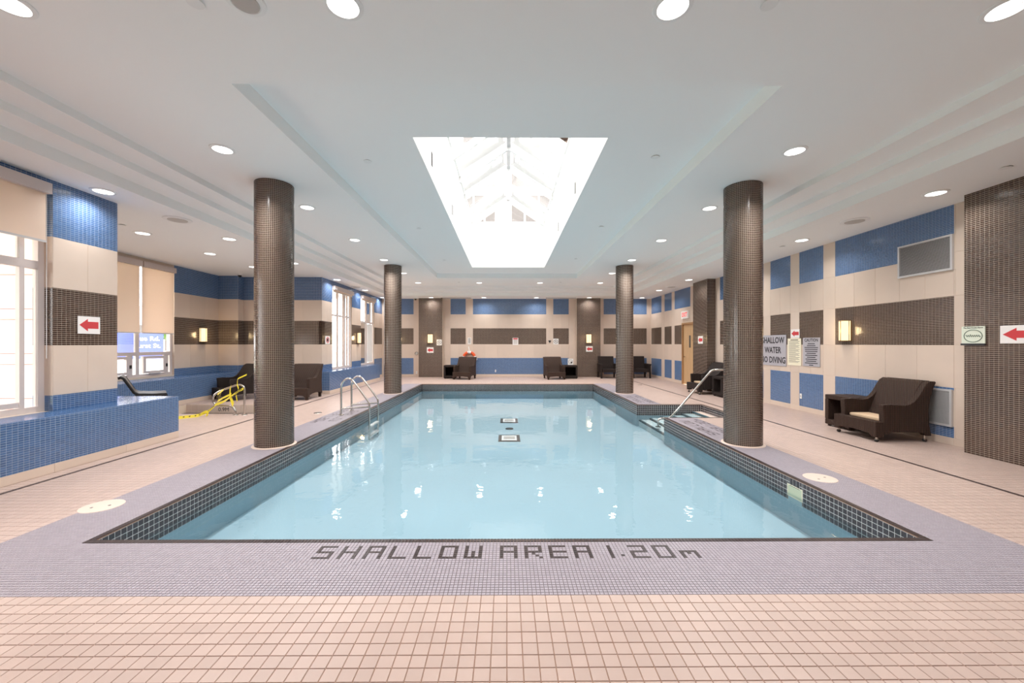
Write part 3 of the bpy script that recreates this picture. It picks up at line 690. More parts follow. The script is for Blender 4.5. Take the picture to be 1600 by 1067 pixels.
w1, bx1 = window(1, 'left', W1, [(2.45, 0.07), (3.6, 0.07), (4.80, 0.05)], [(2.42, 0.1)], -0.1)
bx1(3.62, 4.76, 0.74, 0.80, -0.05, 0.005).build('sash_rail', 'frame', w1)
w2, bx2 = window(2, 'alc', WC, [(7.9, 0.07), (9.48, 0.09)], [(1.215, 0.085)], -0.05)
for (a, b) in ((9.60, 10.22), (8.25, 9.24)):      # opening sashes below the transom
    s_ = MB()
    for m in (bx2(a, a+0.07, 0.78, 1.20, -0.03, 0.03), bx2(b-0.07, b, 0.78, 1.20, -0.03, 0.03), bx2(a+0.07, b-0.07, 0.78, 0.84, -0.03, 0.03), bx2(a+0.07, b-0.07, 1.14, 1.20, -0.03, 0.03)): s_.add(m.v, m.f)
    so = s_.build('sash', 'frame', w2)
    bx2(b+0.03, b+0.06, 0.92, 1.0, 0.0, 0.03).build('latch', 'dgrey', so); bx2((a+b)/2-0.14, (a+b)/2+0.14, 0.765, 0.785, 0.0, 0.05).build('winder_handle', 'alu', so)
    bx2(b-0.005, b+0.12, 0.74, 1.215, -0.05, -0.01).build('side_panel', 'frame', w2)
w3, bx3 = window(3, 'left', WA, [(13.55, 0.06), (14.10, 0.16), (14.36, 0.05)], [(2.42, 0.06)], -0.03)
w4, bx4 = window(4, 'left', WB2, [(16.28, 0.12), (16.80, 0.05)], [(2.33, 0.07)], -0.03)
bx4(16.36, 16.98, 0.74, 2.31, -0.03, 0.0).build('sash', 'white', w4)

# roller blinds
def blind(label, fr, u0, u1, zt, zb, off, chain=True):
    O, U, N = [Vector(a) for a in FR[fr]]
    root = thing('roller_blind', label, 'blind', O+U*((u0+u1)/2)+Vector((0, 0, zb)))
    base = O+U*((u0+u1)/2)+Vector((0, 0, zb))
    def bx(a, b, c_, d, n0, n1, name, m):
        P = [O+U*u+Vector((0, 0, 1))*zz+N*k-base for k in (n0, n1) for (u, zz) in ((a, c_), (b, c_), (b, d), (a, d))]
        return MB().add(P, [(0, 1, 2, 3), (4, 5, 6, 7), (0, 1, 5, 4), (1, 2, 6, 5), (2, 3, 7, 6), (3, 0, 4, 7)]).build(name, m, root)
    bx(u0-0.01, u1+0.02, zt, zt+0.13, off-0.06, off+0.06, 'cassette', 'frame')
    bx(u0, u1, zb+0.02, zt, off-0.001, off+0.001, 'fabric', 'blind')
    bx(u0, u1, zb, zb+0.025, off-0.008, off+0.008, 'bottom_bar', 'alu')
    if chain:
        u = u1+0.008
        pts = [O+U*u+Vector((0, 0, zz))+N*off-base for zz in np.linspace(zt, 1.32, 6)]
        MB().tube(pts, 0.004, 6).build('pull_chain', 'alu', root)
blind('wide beige roller blind half drawn over the large window at the left edge', 'left', 1.25, 4.93, 3.345, 2.745, 0.03)
blind('beige roller blind drawn low over the alcove window, the one further from the camera', 'alc', 9.50, 10.40, 3.33, 1.745, 0.03, False)
blind('beige roller blind drawn low over the alcove window, nearer one next to the arrow pillar', 'alc', 6.7, 9.44, 3.33, 1.745, 0.03, False)
blind('rolled up blind at the top of the nearer tall window in the far left wall', 'left', 13.05, 14.64, 3.27, 3.2, 0.03, False)
blind('rolled up blind at the top of the farthest tall window in the left wall', 'left', 15.6, 17.12, 3.27, 3.2, 0.03, False)

# ---------------------------------------------------------------- door
f = MB(); f.box(XR-0.03, XR+0.12, DOOR[0], DOOR[0]+0.07, 0, DOOR[3]); f.box(XR-0.03, XR+0.12, DOOR[1]-0.07, DOOR[1], 0, DOOR[3]); f.box(XR-0.03, XR+0.12, DOOR[0]+0.07, DOOR[1]-0.07, DOOR[3]-0.07, DOOR[3])
door = struct(f.build('door_1', 'oakd'))
MB().box(XR+0.02, XR+0.065, DOOR[0]+0.07, DOOR[1]-0.07, 0.01, DOOR[3]-0.07).build('door_leaf', 'oak', door)
MB().box(XR+0.005, XR+0.02, 14.26, 14.36, 1.36, 1.80).build('door_window', 'slot', door)
MB().tube([(XR+0.02, 13.75, 1.62), (XR-0.03, 13.75, 1.62), (XR-0.03, 14.0, 1.62)], 0.02, 8).build('door_closer', 'oakd', door)
MB().tube([(XR+0.02, 14.7, 1.02), (XR-0.04, 14.7, 1.02), (XR-0.04, 14.58, 1.02)], 0.011, 8).build('door_handle', 'steel', door)

# ---------------------------------------------------------------- ceiling lights and fittings
def downlight_proto():
    root = thing('ceiling_light', 'x', 'ceiling light', (0, 0, 0), 0, 'round recessed ceiling lights')
    MB().lathe([(0.104, -0.012), (0.112, -0.014), (0.134, -0.006), (0.136, 0.0)], 32).build('trim_ring', 'white', root, smooth=True)
    MB().lathe([(0.0, -0.0085), (0.106, -0.0085)], 32).build('diffuser', 'lamp', root)
    MB().lathe([(0.064, -0.0095), (0.066, -0.011), (0.068, -0.0095)], 32).build('lens_ring', 'white', root, smooth=True)
    return root
dl0 = downlight_proto(); used = False
LD = bpy.data.lights.new('lamp_light', 'AREA'); LD.shape = 'DISK'; LD.size = 0.2; LD.energy = LAMP_W; LD.color = LAMP_COL; LD.spread = 2.5
LD2 = LD.copy(); LD2.energy = LAMP_W*0.25
def downlight(x, y, z, label):
    global used
    o = dl0 if not used else copy_tree(dl0)
    used = True
    o.location = (x, y, z); o['label'] = label
    l = bpy.data.objects.new('lamp_light', LD if z > ZS+0.1 else LD2); COL.objects.link(l); l.parent = o; l.location = (0, 0, -0.018)
rowL = [2.78, 4.85, 6.90, 9.06, 11.2, 13.3]
ords = ['first', 'second', 'third', 'fourth', 'fifth', 'sixth']
for i, y in enumerate(rowL):
    downlight(-3.45, y, Z4, 'round recessed ceiling light, %s from the camera in the row above the left pool edge' % ords[i])
    downlight(3.52, y, Z4, 'round recessed ceiling light, %s from the camera in the row above the right pool edge' % ords[i])
downlight(-1.14, 2.78, Z4, 'round recessed ceiling light at the top edge of the photo, left of its centre')
downlight(1.16, 2.78, Z4, 'round recessed ceiling light at the top edge of the photo, right of its centre')
for i, x in enumerate((-3.43, -1.07, 1.28, 3.62)):
    downlight(x, 15.42, Z4, 'round recessed ceiling light, %s from the left in the row beyond the skylight' % ords[i])
for i, x in enumerate((-5.5, -3.36, -1.02, 1.31, 3.66, 6.0)):
    downlight(x, 17.66, ZS, 'round recessed ceiling light, %s from the left in the row along the back wall' % ords[i])
for i, y in enumerate((5.38, 7.81, 10.15, 12.75, 15.25)):
    downlight(-5.42, y, ZS, 'round recessed soffit light, %s from the camera in the row along the left windows' % ords[i])
for i, y in enumerate((5.38, 7.84, 10.2, 12.72, 15.22)):
    downlight(5.83, y, ZS, 'round recessed soffit light, %s from the camera in the row along the right wall' % ords[i])
for i, y in enumerate((7.41, 9.08, 10.64)):
    downlight(-6.74, y, ZS, 'round recessed soffit light, %s from the camera in the row inside the left alcove' % ords[i])
def disc(name, x, y, z, r, label, cat, kind):
    root = thing(name, label, cat, (x, y, z))
    if kind == 'grille':
        MB().lathe([(0, -0.014), (r*0.7, -0.014), (r*0.72, -0.018), (r*0.97, -0.012), (r, 0)], 32).build('bezel', 'white', root, smooth=True)
        MB().lathe([(0, -0.021), (r*0.66, -0.019), (r*0.68, -0.012)], 32).build('mesh_cover', 'grille', root, smooth=True)
    else:
        MB().lathe([(r*0.7, 0), (r*0.7, -0.008)], 20).build('gap_ring', 'grille', root)
        MB().lathe([(0, -0.013), (r*0.96, -0.013), (r, -0.009), (r*0.6, -0.008)], 24).build('cover_plate', 'white', root, smooth=True)
disc('ceiling_speaker', -1.8, 2.75, Z4, 0.13, 'round flush ceiling speaker at the top edge of the photo', 'speaker', 'grille')
for x, y, l in ((-5.43, 6.6, 'round grey air grille in the left soffit beside the arrow pillar'), (5.8, 6.61, 'round grey air grille in the right soffit above the wall vent'), (-5.41, 14.36, 'round grey air grille in the far left soffit above the tall windows'), (5.92, 14.29, 'round grey air grille in the far right soffit near the exit sign')):
    disc('air_grille', x, y, ZS, 0.2, l, 'vent', 'grille')
for x, y, z, l in ((-2.15, 2.76, Z4, 'at the top edge left of the photo, beside the speaker'), (1.82, 2.75, Z4, 'at the top edge right of the photo'), (-1.92, 5.5, Z5, 'just left of the near end of the skylight'), (2.0, 5.35, Z5, 'just right of the near end of the skylight'),
    (-1.92, 8.7, Z5, 'halfway along the left of the skylight'), (2.03, 8.55, Z5, 'halfway along the right of the skylight'), (-1.88, 12.0, Z5, 'at the far left corner of the skylight'), (2.05, 11.8, Z5, 'at the far right corner of the skylight'),
    (5.79, 4.59, ZS, 'beside the near right brown pilaster'), (5.8, 8.35, ZS, 'in the right soffit above the notices'), (-6.63, 6.9, ZS, 'in the left soffit just behind the arrow pillar'), (-1.84, 15.3, Z4, 'between the lights beyond the skylight, left one'), (2.07, 15.3, Z4, 'between the lights beyond the skylight, right one')):
    disc('sprinkler_cover', x, y, z, 0.055, 'small white round sprinkler cover '+l, 'sprinkler', 'cover')
for x0, x1, l in ((-2.95, -1.6, 'left'), (1.75, 3.1, 'right')):
    o = tag(MB().box(x0, x1, 17.80, 17.87, ZS-0.012, ZS).build('slot_diffuser', 'slot'), 'long dark slot air diffuser in the soffit by the back wall, %s one' % l, 'vent')
def camera_dome(x, y, z, label):
    r = thing('security_camera', label, 'camera', (x, y, z))
    MB().lathe([(0.06, 0), (0.06, -0.03), (0.05, -0.04)], 20).build('base', 'white', r, smooth=True)
    MB().lathe([(0.05, -0.04), (0.045, -0.07), (0.025, -0.09), (0, -0.095)], 20).build('dome', 'blackp', r, smooth=True)
camera_dome(-4.1, 17.9, ZS, 'small black security camera under the ceiling by the left back pilaster')
camera_dome(-7.85, 11.75, ZS, 'small white and black security camera under the alcove ceiling corner')

# ---------------------------------------------------------------- wall sconces
def sconce(label, side, u, z0=1.55, z1=1.95, first=[None]):
    bs = face(side, u, (z0+z1)/2, 0.009)
    if first[0] is not None:
        r = copy_tree(first[0]); r.matrix_world = bs; r['label'] = label; 
        l = bpy.data.objects.new('sconce_light', SD); COL.objects.link(l); l.parent = r; l.location = (0, 0, 0.16); return
    r = thing('wall_sconce', label, 'lamp', basis=bs, group='warm box wall sconces')
    h = 0.20; w = 0.115
    MB().box(-0.09, 0.09, -h, h, 0, 0.02).build('back_plate', 'brass', r)
    n = 10; arc = [(w*math.cos(PI*i/n), 0.02+0.10*math.sin(PI*i/n)) for i in range(n+1)]
    vs = [(x, -h+0.012, z) for x, z in arc]+[(x, h-0.012, z) for x, z in arc]
    sh = MB().add(vs, [(i, i+1, n+2+i, n+1+i) for i in range(n)]).build('shade', 'glow', r, smooth=True)
    for y in (-h, h-0.012):
        MB().add([(x*1.02, yy, z*1.02) for yy in (y, y+0.012) for x, z in arc], [tuple(range(n+1)), tuple(range(n+1, 2*n+2))]+[(i, (i+1) % (n+1), n+1+(i+1) % (n+1), n+1+i) for i in range(n+1)]).build('rim', 'brass', r)
    for i in (0, 1, 5, 9, 10):
        x, z = arc[i]; MB().box(x*1.03-0.004, x*1.03+0.004, -h, h, z-0.002, z+0.007).build('bar', 'brass', r)
    l = bpy.data.objects.new('sconce_light', SD); COL.objects.link(l); l.parent = r; l.location = (0, 0, 0.16)
    first[0] = r
SD = bpy.data.lights.new('sconce_light', 'POINT'); SD.energy = 6; SD.color = (1, 0.72, 0.38); SD.shadow_soft_size = 0.08
sconce('glowing box sconce on the brown band of the right wall above the wicker chair', 'right', 7.66)
sconce('glowing box sconce on the brown band in the left alcove beside the blinds', 'alc', 11.38)
sconce('glowing box sconce between the two tall windows in the far left wall', 'left', 15.25, 1.52, 1.92)
sconce('glowing box sconce on the left brown pilaster of the back wall', 'bpil', -3.44, 1.53, 1.93)
sconce('glowing box sconce on the right brown pilaster of the back wall', 'bpil', 3.69, 1.53, 1.93)

# ---------------------------------------------------------------- signs
def sign(name, label, cat, side, u0, u1, z0, z1, m='paper', th=0.005, off=0.009, group=None):
    w, h = abs(u1-u0), z1-z0
    r = tag(MB().box(-w/2, w/2, -h/2, h/2, 0, th).build(name, m), label, cat, group)
    r.matrix_world = face(side, (u0+u1)/2, (z0+z1)/2, off); return r, w, h
def arrow_sign(label, side, u0, u1, z0, z1, thin=False):
    r, w, h = sign('arrow_sign', label, 'sign', side, u0, u1, z0, z1, group='white sheets with a red left arrow')
    s_ = 0.20*h
    pts = [(-w*0.43, 0), (-w*0.06, h*0.36), (-w*0.06, s_), (w*0.42, s_), (w*0.42, -s_), (-w*0.06, -s_), (-w*0.06, -h*0.36)]
    MB().prism(pts, 0.005, 0.0058, 'z').build('arrow_print', 'red', r)
arrow_sign('white sheet with a red left arrow on the big left pillar', 'left', 5.31, 5.60, 1.635, 1.87)
arrow_sign('white sheet with red left arrow on near right pilaster at the photo edge', 'rpil', 4.68, 5.055, 1.505, 1.73)
arrow_sign('small white sheet with a red left arrow above the cream notice on the right wall', 'right', 8.90, 9.17, 1.635, 1.83)
arrow_sign('white sheet with a red left arrow under the sconce on the left back pilaster', 'bpil', -3.60, -3.30, 1.09, 1.34)
arrow_sign('white sheet with a red left arrow under the sconce on the right back pilaster', 'bpil', 3.57, 3.87, 1.14, 1.39)
arrow_sign('white sheet with a red left arrow on the far right brown pilaster by the door', 'rpil', 12.78, 13.1, 1.50, 1.75)
r, w, h = sign('depth_sign', 'large grey board reading SHALLOW WATER NO DIVING beside the near right column', 'sign', 'right', 9.32, 10.40, 0.965, 1.712, 'greyboard', 0.012)
for i, tx_ in enumerate(('SHALLOW', 'WATER', 'NO DIVING')): lettering(r, tx_, 0.21, (0.07, 0.24-0.24*i, 0.0125), 'ink', sx=0.83, bold=0.0045)
r, w, h = sign('rules_notice', 'cream notice of fine print between the grey depth board and the grey caution board', 'sign', 'right', 8.85, 9.27, 1.005, 1.62, 'cream', 0.008)
MB().box(-0.12, 0.12, 0.262, 0.284, 0.008, 0.0084).build('heading_print', 'greyink', r)
for i in range(22):
    ww = (0.34, 0.3, 0.33, 0.22)[i % 4]; MB().box(-0.17, -0.17+ww, 0.235-i*0.0225, 0.243-i*0.0225, 0.008, 0.0084).build('print_line', 'greyink', r)
r, w, h = sign('caution_board', 'grey board headed CAUTION with lines of black print on the right wall', 'sign', 'right', 8.31, 8.79, 1.01, 1.63, 'greyboard', 0.01)
lettering(r, 'CAUTION', 0.095, (0, 0.255, 0.0105), 'ink', sx=0.9, bold=0.002)
for i in range(12):
    ww = (0.2, 0.24, 0.38, 0.36, 0.35, 0.26, 0.34, 0.24, 0.32, 0.28, 0.36, 0.12)[i]
    MB().box(-ww/2, ww/2, 0.172-i*0.042, 0.190-i*0.042, 0.010, 0.0104).build('print_line', 'ink', r)
r, w, h = sign('oval_emblem_sign', 'pale green square sign with a dark oval emblem on the near right pilaster', 'sign', 'rpil', 5.21, 5.48, 1.50, 1.735, 'signgreen', 0.012)
ring = [(0.105*math.cos(2*PI*i/40), 0.082*math.sin(2*PI*i/40)-0.012, 0.013) for i in range(40)]
MB().tube(ring, 0.004, 6, closed=True).build('oval_ring', 'green', r)
sw = [(-0.085+0.17*i/40, -0.012+0.014*math.sin(i*1.1)*(1 if i % 13 else 1.6), 0.013) for i in range(41)]
MB().tube(sw, 0.0028, 5).build('script_print', 'green', r)
lettering(r, 'The Best Events Above', 0.024, (0, 0.098, 0.0125), 'ink', bold=0.0006)
MB().box(-w/2-0.01, w/2, -h/2-0.022, -h/2+0.004, 0.0, 0.016).build('dark_foot', 'dgrey', r)
r, w, h = sign('no_entry_sign', 'white card with a red round pictogram beside the far left windows', 'sign', 'left', 12.50, 12.83, 1.49, 1.745)
MB().tube([(0.085*math.cos(2*PI*i/24), 0.085*math.sin(2*PI*i/24), 0.006) for i in range(24)], 0.012, 6, closed=True).build('ring_print', 'red', r)
MB().box(-0.05, 0.05, -0.05, 0.05, 0.005, 0.006).build('pictogram', 'ink', r)
def picto(label, side, u0, u1, z0, z1):
    r, w, h = sign('pictogram_sign', label, 'sign', side, u0, u1, z0, z1)
    MB().tube([(0.085*math.cos(2*PI*i/24), 0.085*math.sin(2*PI*i/24), 0.006) for i in range(24)], 0.008, 6, closed=True).build('ring_print', 'ink', r)
    MB().tube([(-0.06, 0.06, 0.006), (0.06, -0.06, 0.006)], 0.007, 6).build('slash_print', 'ink', r)
    MB().tube([(-0.03, -0.04, 0.006), (0.0, 0.02, 0.006), (0.04, 0.03, 0.006)], 0.008, 6).build('figure_print', 'ink', r)
picto('white card with a crossed pictogram right of the sconce on the left back pilaster', 'bpil', -3.16, -2.93, 1.43, 1.69)
picto('white card with a crossed pictogram on the back wall, right of its centre', 'back', 2.12, 2.36, 1.47, 1.735)
r, w, h = sign('instruction_card', 'small grey printed card above the orange lifebuoy', 'sign', 'back', -1.79, -1.63, 1.48, 1.78)
for i in range(7): MB().box(-0.055, 0.055, 0.10-i*0.034, 0.118-i*0.034, 0.005, 0.0055).build('print_line', 'greyink', r)
r, w, h = sign('red_headed_notice', 'white notice with a red heading on the long brown cell of the back wall', 'sign', 'back', 0.26, 0.52, 1.44, 1.77)
MB().box(-0.1, 0.1, 0.09, 0.15, 0.005, 0.0055).build('heading_print', 'red', r)
for i in range(5): MB().box(-0.09, 0.09, 0.05-i*0.035, 0.062-i*0.035, 0.005, 0.0055).build('print_line', 'greyink', r)
r = tag(MB().prism([(-0.07, 0.05), (0.07, 0.05), (0, -0.08)], 0, 0.01, 'z').build('triangle_marker', 'ink'), 'small black triangle marker on the beige strip of the back wall', 'sign'); r.matrix_world = face('back', 1.96, 1.60, 0.009)
# exit sign
r, w, h = sign('exit_sign', 'white exit sign box with red letters above the oak door', 'sign', 'right', 14.30, 14.84, 2.42, 2.70, 'paper', 0.06)
lettering(r, 'EXIT', 0.22, (0, 0, 0.0605), 'exitred', sx=0.95, bold=0.004)
# small wall fittings on the back wall
r = thing('wall_gauge', 'small round metal gauge on the beige wall beside the left back pilaster', 'gauge', basis=face('back', -4.12, 1.06, 0.009))
MB().tube([(0.07*math.cos(2*PI*i/20), 0.07*math.sin(2*PI*i/20), 0.02) for i in range(20)], 0.012, 6, closed=True).build('bezel', 'steel', r); MB().lathe([(0, 0.02), (0.055, 0.02), (0.055, 0)], 20).build('dial', 'grille', r)
for side, u, z, l in (('back', -4.12, 0.19, 'small round jet nozzle low on the beige strip beside the left back pilaster'), ('back', -0.52, 0.26, 'small white outlet plate low on the blue band of the back wall'), ('right', 8.86, 0.33, 'small white outlet plate low on the blue cell under the caution board')):
    r = thing('wall_outlet', l, 'outlet', basis=face(side, u, z, 0.007))
    MB().box(-0.03, 0.03, -0.055, 0.055, 0, 0.008).build('plate', 'white', r, bevel=0.003); MB().box(-0.012, 0.012, -0.02, 0.02, 0.008, 0.011).build('socket', 'grille', r)
# lifebuoy on its hook
lb = thing('lifebuoy', 'orange lifebuoy with white bands hung on the back wall behind a wicker chair', 'lifebuoy', basis=face('back', -1.71, 0.86, 0.085))
n = 48; R0 = 0.25
for i in range(8):
    big = i % 2 == 0; a0 = PI/2-0.32+i//2*PI/2 if not big else PI/2+0.32-PI/2+ (i//2)*PI/2 + 0
    if big: a0, a1 = PI/2+0.3+(i//2)*PI/2, PI-0.3+PI/2+(i//2)*PI/2-PI/2+PI/2-PI/2+0.0
    else: a0, a1 = PI/2-0.3+(i//2)*PI/2, PI/2+0.3+(i//2)*PI/2
    if big: a1 = a0+PI/2-0.6
    pts = [(R0*math.cos(a0+(a1-a0)*k/8), R0*math.sin(a0+(a1-a0)*k/8), 0) for k in range(9)]
    MB().tube(pts, 0.062 if big else 0.066, 12).build('ring_segment' if big else 'band', 'orange' if big else 'white', lb, smooth=True)
MB().tube([(-0.03, 0.5, -0.05), (-0.03, 0.5, 0.0), (0, 0.36, 0.03), (-0.02, 0.27, 0.07)], 0.018, 8).build('hook', 'white', lb, smooth=True)
MB().tube([(0.3, -0.05, 0.0), (0.33, -0.02, 0.03), (0.36, -0.06, 0.0), (0.33, -0.1, 0.02)], 0.012, 6).build('grab_rope', 'white', lb)
# wall vents
def vent(label, rect, n):
    u0, u1, z0, z1 = rect; w, h = u1-u0, z1-z0
    r = thing('wall_vent', label, 'vent', basis=face('right', (u0+u1)/2, (z0+z1)/2, 0.0))
    f = MB(); t = 0.03
    f.box(-w/2, w/2, h/2-t, h/2, 0, 0.03); f.box(-w/2, w/2, -h/2, -h/2+t, 0, 0.03); f.box(-w/2, -w/2+t, -h/2+t, h/2-t, 0, 0.03); f.box(w/2-t, w/2, -h/2+t, h/2-t, 0, 0.03)
    f.build('frame', 'alu', r); MB().box(-w/2+t, w/2-t, -h/2+t, h/2-t, 0, 0.004).build('dark_duct', 'slot', r)
    hh = h-2*t
    for i in range(n):
        y = -h/2+t+hh*(i+0.5)/n; d = hh/n
        MB().prism([(y+d*0.40, 0.004), (y+d*0.22, 0.004), (y-d*0.40, 0.024), (y-d*0.22, 0.024)], -w/2+t, w/2-t, 'x').build('slat', 'alu', r)
vent('white louvred vent set into the top blue band of the right wall', VENT, 26)
vent('white louvred vent low on the right wall behind the near wicker chair', VENT2, 26)

# ---------------------------------------------------------------- wicker furniture
def caster(parent, x, y):
    c_ = MB().lathe([(0.016, 0.1), (0.016, 0.05), (0.026, 0.045), (0.026, 0.04)], 10, (x, y, 0)).build('caster', 'steel', parent)
    MB().tube([(x-0.014, y, 0.026), (x+0.014, y, 0.026)], 0.026, 14).build('wheel', 'dgrey', c_, smooth=True)
SIDE = [(-.33, .13), (-.34, .40), (-.35, .55), (-.34, .57), (-.22, .575), (-.02, .56), (.06, .575), (.13, .62), (.20, .70), (.27, .82), (.32, .895), (.38, .93), (.45, .925), (.46, .91), (.41, .80), (.37, .66), (.35, .48), (.355, .28), (.39, .10), (.31, .10), (.285, .13), (.2, .15), (0, .16), (-.2, .15), (-.27, .13)]
def lounge_chair(label, loc, rz, m='wick', cushion=False, casters=True, w=0.39):
    r = thing('wicker_lounge_chair', label, 'chair', (*loc, 0), rz)
    for sx in (-1, 1):
        MB().prism(SIDE, sx*w, sx*(w-0.085), 'x').build('side_panel', m, r, bevel=0.01)
    MB().prism([(-w, .075), (-w, .31), (w, .31), (w, .075), (w-.08, .075), (w-.12, .115), (0, .135), (-w+.12, .115), (-w+.08, .075)], -0.46, -0.335, 'y').build('front_rail', m, r, bevel=0.01)
    MB().box(-w+.085, w-.085, -0.335, .20, .19, .30).build('seat', m, r)
    MB().prism([(.02, .29), (.09, .42), (.14, .56), (.20, .70), (.27, .83), (.32, .9), (.38, .935), (.455, .93), (.44, .90), (.39, .78), (.33, .6), (.29, .42), (.27, .29)], -w+.085, w-.085, 'x').build('backrest', m, r, bevel=0.008)
    if cushion: MB().box(-w+.11, w-.13, -0.29, .04, .30, .352).build('cushion', 'cushion', r, bevel=0.022, smooth=True)
    for sx in (-1, 1):
        for y in (-0.41, .33):
            if casters: caster(r, sx*(w-.045), y)
            else: MB().box(sx*(w-.045)-.03, sx*(w-.045)+.03, y-.03, y+.03, 0, .11).build('leg', m, r)
    return r
def armchair(label, loc, rz, m='wickb'):
    r = thing('wicker_armchair', label, 'chair', (*loc, 0), rz); w = 0.36
    MB().box(-w+.06, w-.06, -.38, .30, .26, .40).build('seat', m, r, bevel=0.012)
    MB().prism([(.20, .30), (.27, .60), (.33, .94), (.41, .94), (.37, .6), (.34, .26)], -w+.02, w-.02, 'x').build('backrest', m, r, bevel=0.01)
    for sx in (-1, 1):
        MB().box(sx*w-.05, sx*w+.05, -.38, .30, .56, .62).build('armrest', m, r, bevel=0.01); MB().box(sx*w-.035, sx*w+.035, -.36, .28, .26, .56).build('side_panel', m, r)
        for y in (-.35, .29): MB().prism([(y-.035, .26), (y+.035, .26), (y+.025, 0), (y-.025, 0)], sx*w-.032, sx*w+.032, 'x').build('leg', m, r)
    return r
def side_table(label, loc, rz, m='wick', s=0.52, h=0.57):
    r = thing('wicker_side_table', label, 'table', (*loc, 0), rz); t = 0.075
    MB().box(-s/2, s/2, -s/2, s/2, h-t, h).build('tabletop', m, r, bevel=0.012); MB().box(-s/2, s/2, -s/2, s/2, .03, .03+t+.02).build('base', m, r, bevel=0.012)
    for sx in (-1, 1): MB().box(min(sx*s/2, sx*(s/2-t)), max(sx*s/2, sx*(s/2-t)), -s/2, s/2, .03+t+.02, h-t).build('side_panel', m, r, bevel=0.008)
    MB().box(-s/2+t, s/2-t, s/2-.04, s/2, .03+t+.02, h-t).build('back_panel', m, r)
    for sx in (-1, 1):
        for sy in (-1, 1): MB().box(sx*(s/2-.05)-.02, sx*(s/2-.05)+.02, sy*(s/2-.05)-.02, sy*(s/2-.05)+.02, 0, .03).build('foot', m, r)
    return r
lounge_chair('large dark wicker lounge chair with a beige cushion against the near right wall', (6.06, 6.40), -PI/2, cushion=True)
side_table('dark open wicker side table beside the near right lounge chair', (6.14, 7.07), -PI/2)
lounge_chair('dark wicker lounge chair against the far right pilaster, partly behind the steel handrail', (6.09, 12.05), -PI/2, 'wickb', cushion=True)
side_table('dark open wicker side table half hidden by the near right column', (6.22, 11.27), -PI/2, 'wickb')
lounge_chair('dark wicker lounge chair on the left deck, between near column and far ledge', (-5.66, 11.02), 0, casters=False)
lounge_chair('dark wicker lounge chair in the left alcove behind the taped spa rail', (-7.36, 10.95), -0.6, 'wickb', casters=False, w=0.45)
lounge_chair('dark wicker lounge chair at the back wall under the orange lifebuoy', (-1.80, 17.05), -0.22, casters=False)
lounge_chair('dark wicker lounge chair at the back wall right of centre beside a side table', (2.02, 17.05), 0.12, casters=False)
side_table('dark open wicker side table left of the chair under the lifebuoy', (-2.46, 17.38), 0, 'wickb')
side_table('dark open wicker side table with a white card on top at the back wall', (2.74, 17.36), 0, 'wickb', s=0.6)
armchair('black wicker armchair at the back wall just left of the far right column', (4.44, 17.50), 0)
armchair('black wicker armchair in the far right corner beside the far right column', (5.86, 17.62), 0)
r = tag(MB().box(-0.12, 0.12, -0.004, 0.004, 0, 0.27).build('standing_card', 'paper'), 'white card with a black mark standing on the back wall side table', 'card'); r.location = (2.80, 17.5, 0.572)
MB().prism([(0.02, 0.06), (0.07, 0.08), (0.06, 0.15), (0.0, 0.13)], -0.005, -0.004, 'y').build('dark_print', 'ink', r)
MB().tube([(0.085*math.cos(2*PI*i/20), -0.005, 0.14+0.085*math.sin(2*PI*i/20)) for i in range(20)], 0.006, 5, closed=True).build('ring_print', 'greyink', r)
# sling chaise in the alcove
ch = thing('lounge_chair', 'black curved lounge chair behind the near end of the left ledge', 'chair', (-7.13, 7.9, 0), math.radians(42))
prof = [(-0.38, .85), (-0.34, .865), (-0.30, .84), (-0.16, .57), (-0.10, .525), (0.08, .505), (0.31, .50)]
for y in (-0.3, 0.3): MB().tube([(x, y, z) for x, z in prof], 0.022, 8).build('side_rail', 'blackp', ch, smooth=True)
f = MB(); n = len(prof)
f.add([(x, y, z+d) for d in (0.012, 0.03) for y in (-0.3, 0.3) for x, z in prof], [(i, i+1, n+i+1, n+i) for i in range(n-1)]+[(2*n+i, 2*n+i+1, 3*n+i+1, 3*n+i) for i in range(n-1)]+[(i, i+1, 2*n+i+1, 2*n+i) for i in range(n-1)]+[(n+i, n+i+1, 3*n+i+1, 3*n+i) for i in range(n-1)]+[(0, n, 3*n, 2*n), (n-1, 2*n-1, 4*n-1, 3*n-1)])
f.build('sling_seat', 'blackp', ch, smooth=True)
for y in (-0.3, 0.3): MB().tube([(-0.15, y, .44), (0.08, y, .425), (0.34, y, .435)], 0.02, 8).build('lower_rail', 'blackp', ch, smooth=True)
for x in (-0.14, 0.28):
    for y in (-0.28, 0.28): MB().tube([(x, y, .52), (x+0.02, y, 0)], 0.02, 8).build('leg', 'blackp', ch)

# ---------------------------------------------------------------- pool ladder and rails
ld = thing('pool_ladder', 'polished steel pool ladder with two looped rails at the left pool edge', 'ladder', (-3.5, 8.43, 0))
for dy in (0.0, 0.56):
    path = [(0, 0), (0, .55), (.012, .64), (.06, .72), (.13, .765), (.20, .755), (.26, .70), (.55, .31), (.585, .25), (.595, .18), (.595, -.55)]
    MB().tube([(x, dy, z) for x, z in path], 0.021, 12, sm=4).build('rail', 'steel', ld, smooth=True)
    MB().tube([(0.0, dy, .13), (.595, dy, .17)], 0.019, 10).build('cross_bar', 'steel', ld, smooth=True)
    MB().lathe([(0.055, 0.001), (0.052, 0.012), (0.024, 0.018)], 20, (0, dy, 0)).build('base_flange', 'steel', ld)
for z in (-0.25, -0.45): MB().box(.555, .635, 0.02, 0.54, z-.015, z+.015).build('tread', 'white', ld)
hr = thing('handrail', 'steel handrail slanting down into the pool steps on the right', 'handrail', (3.36, 8.75, 0))
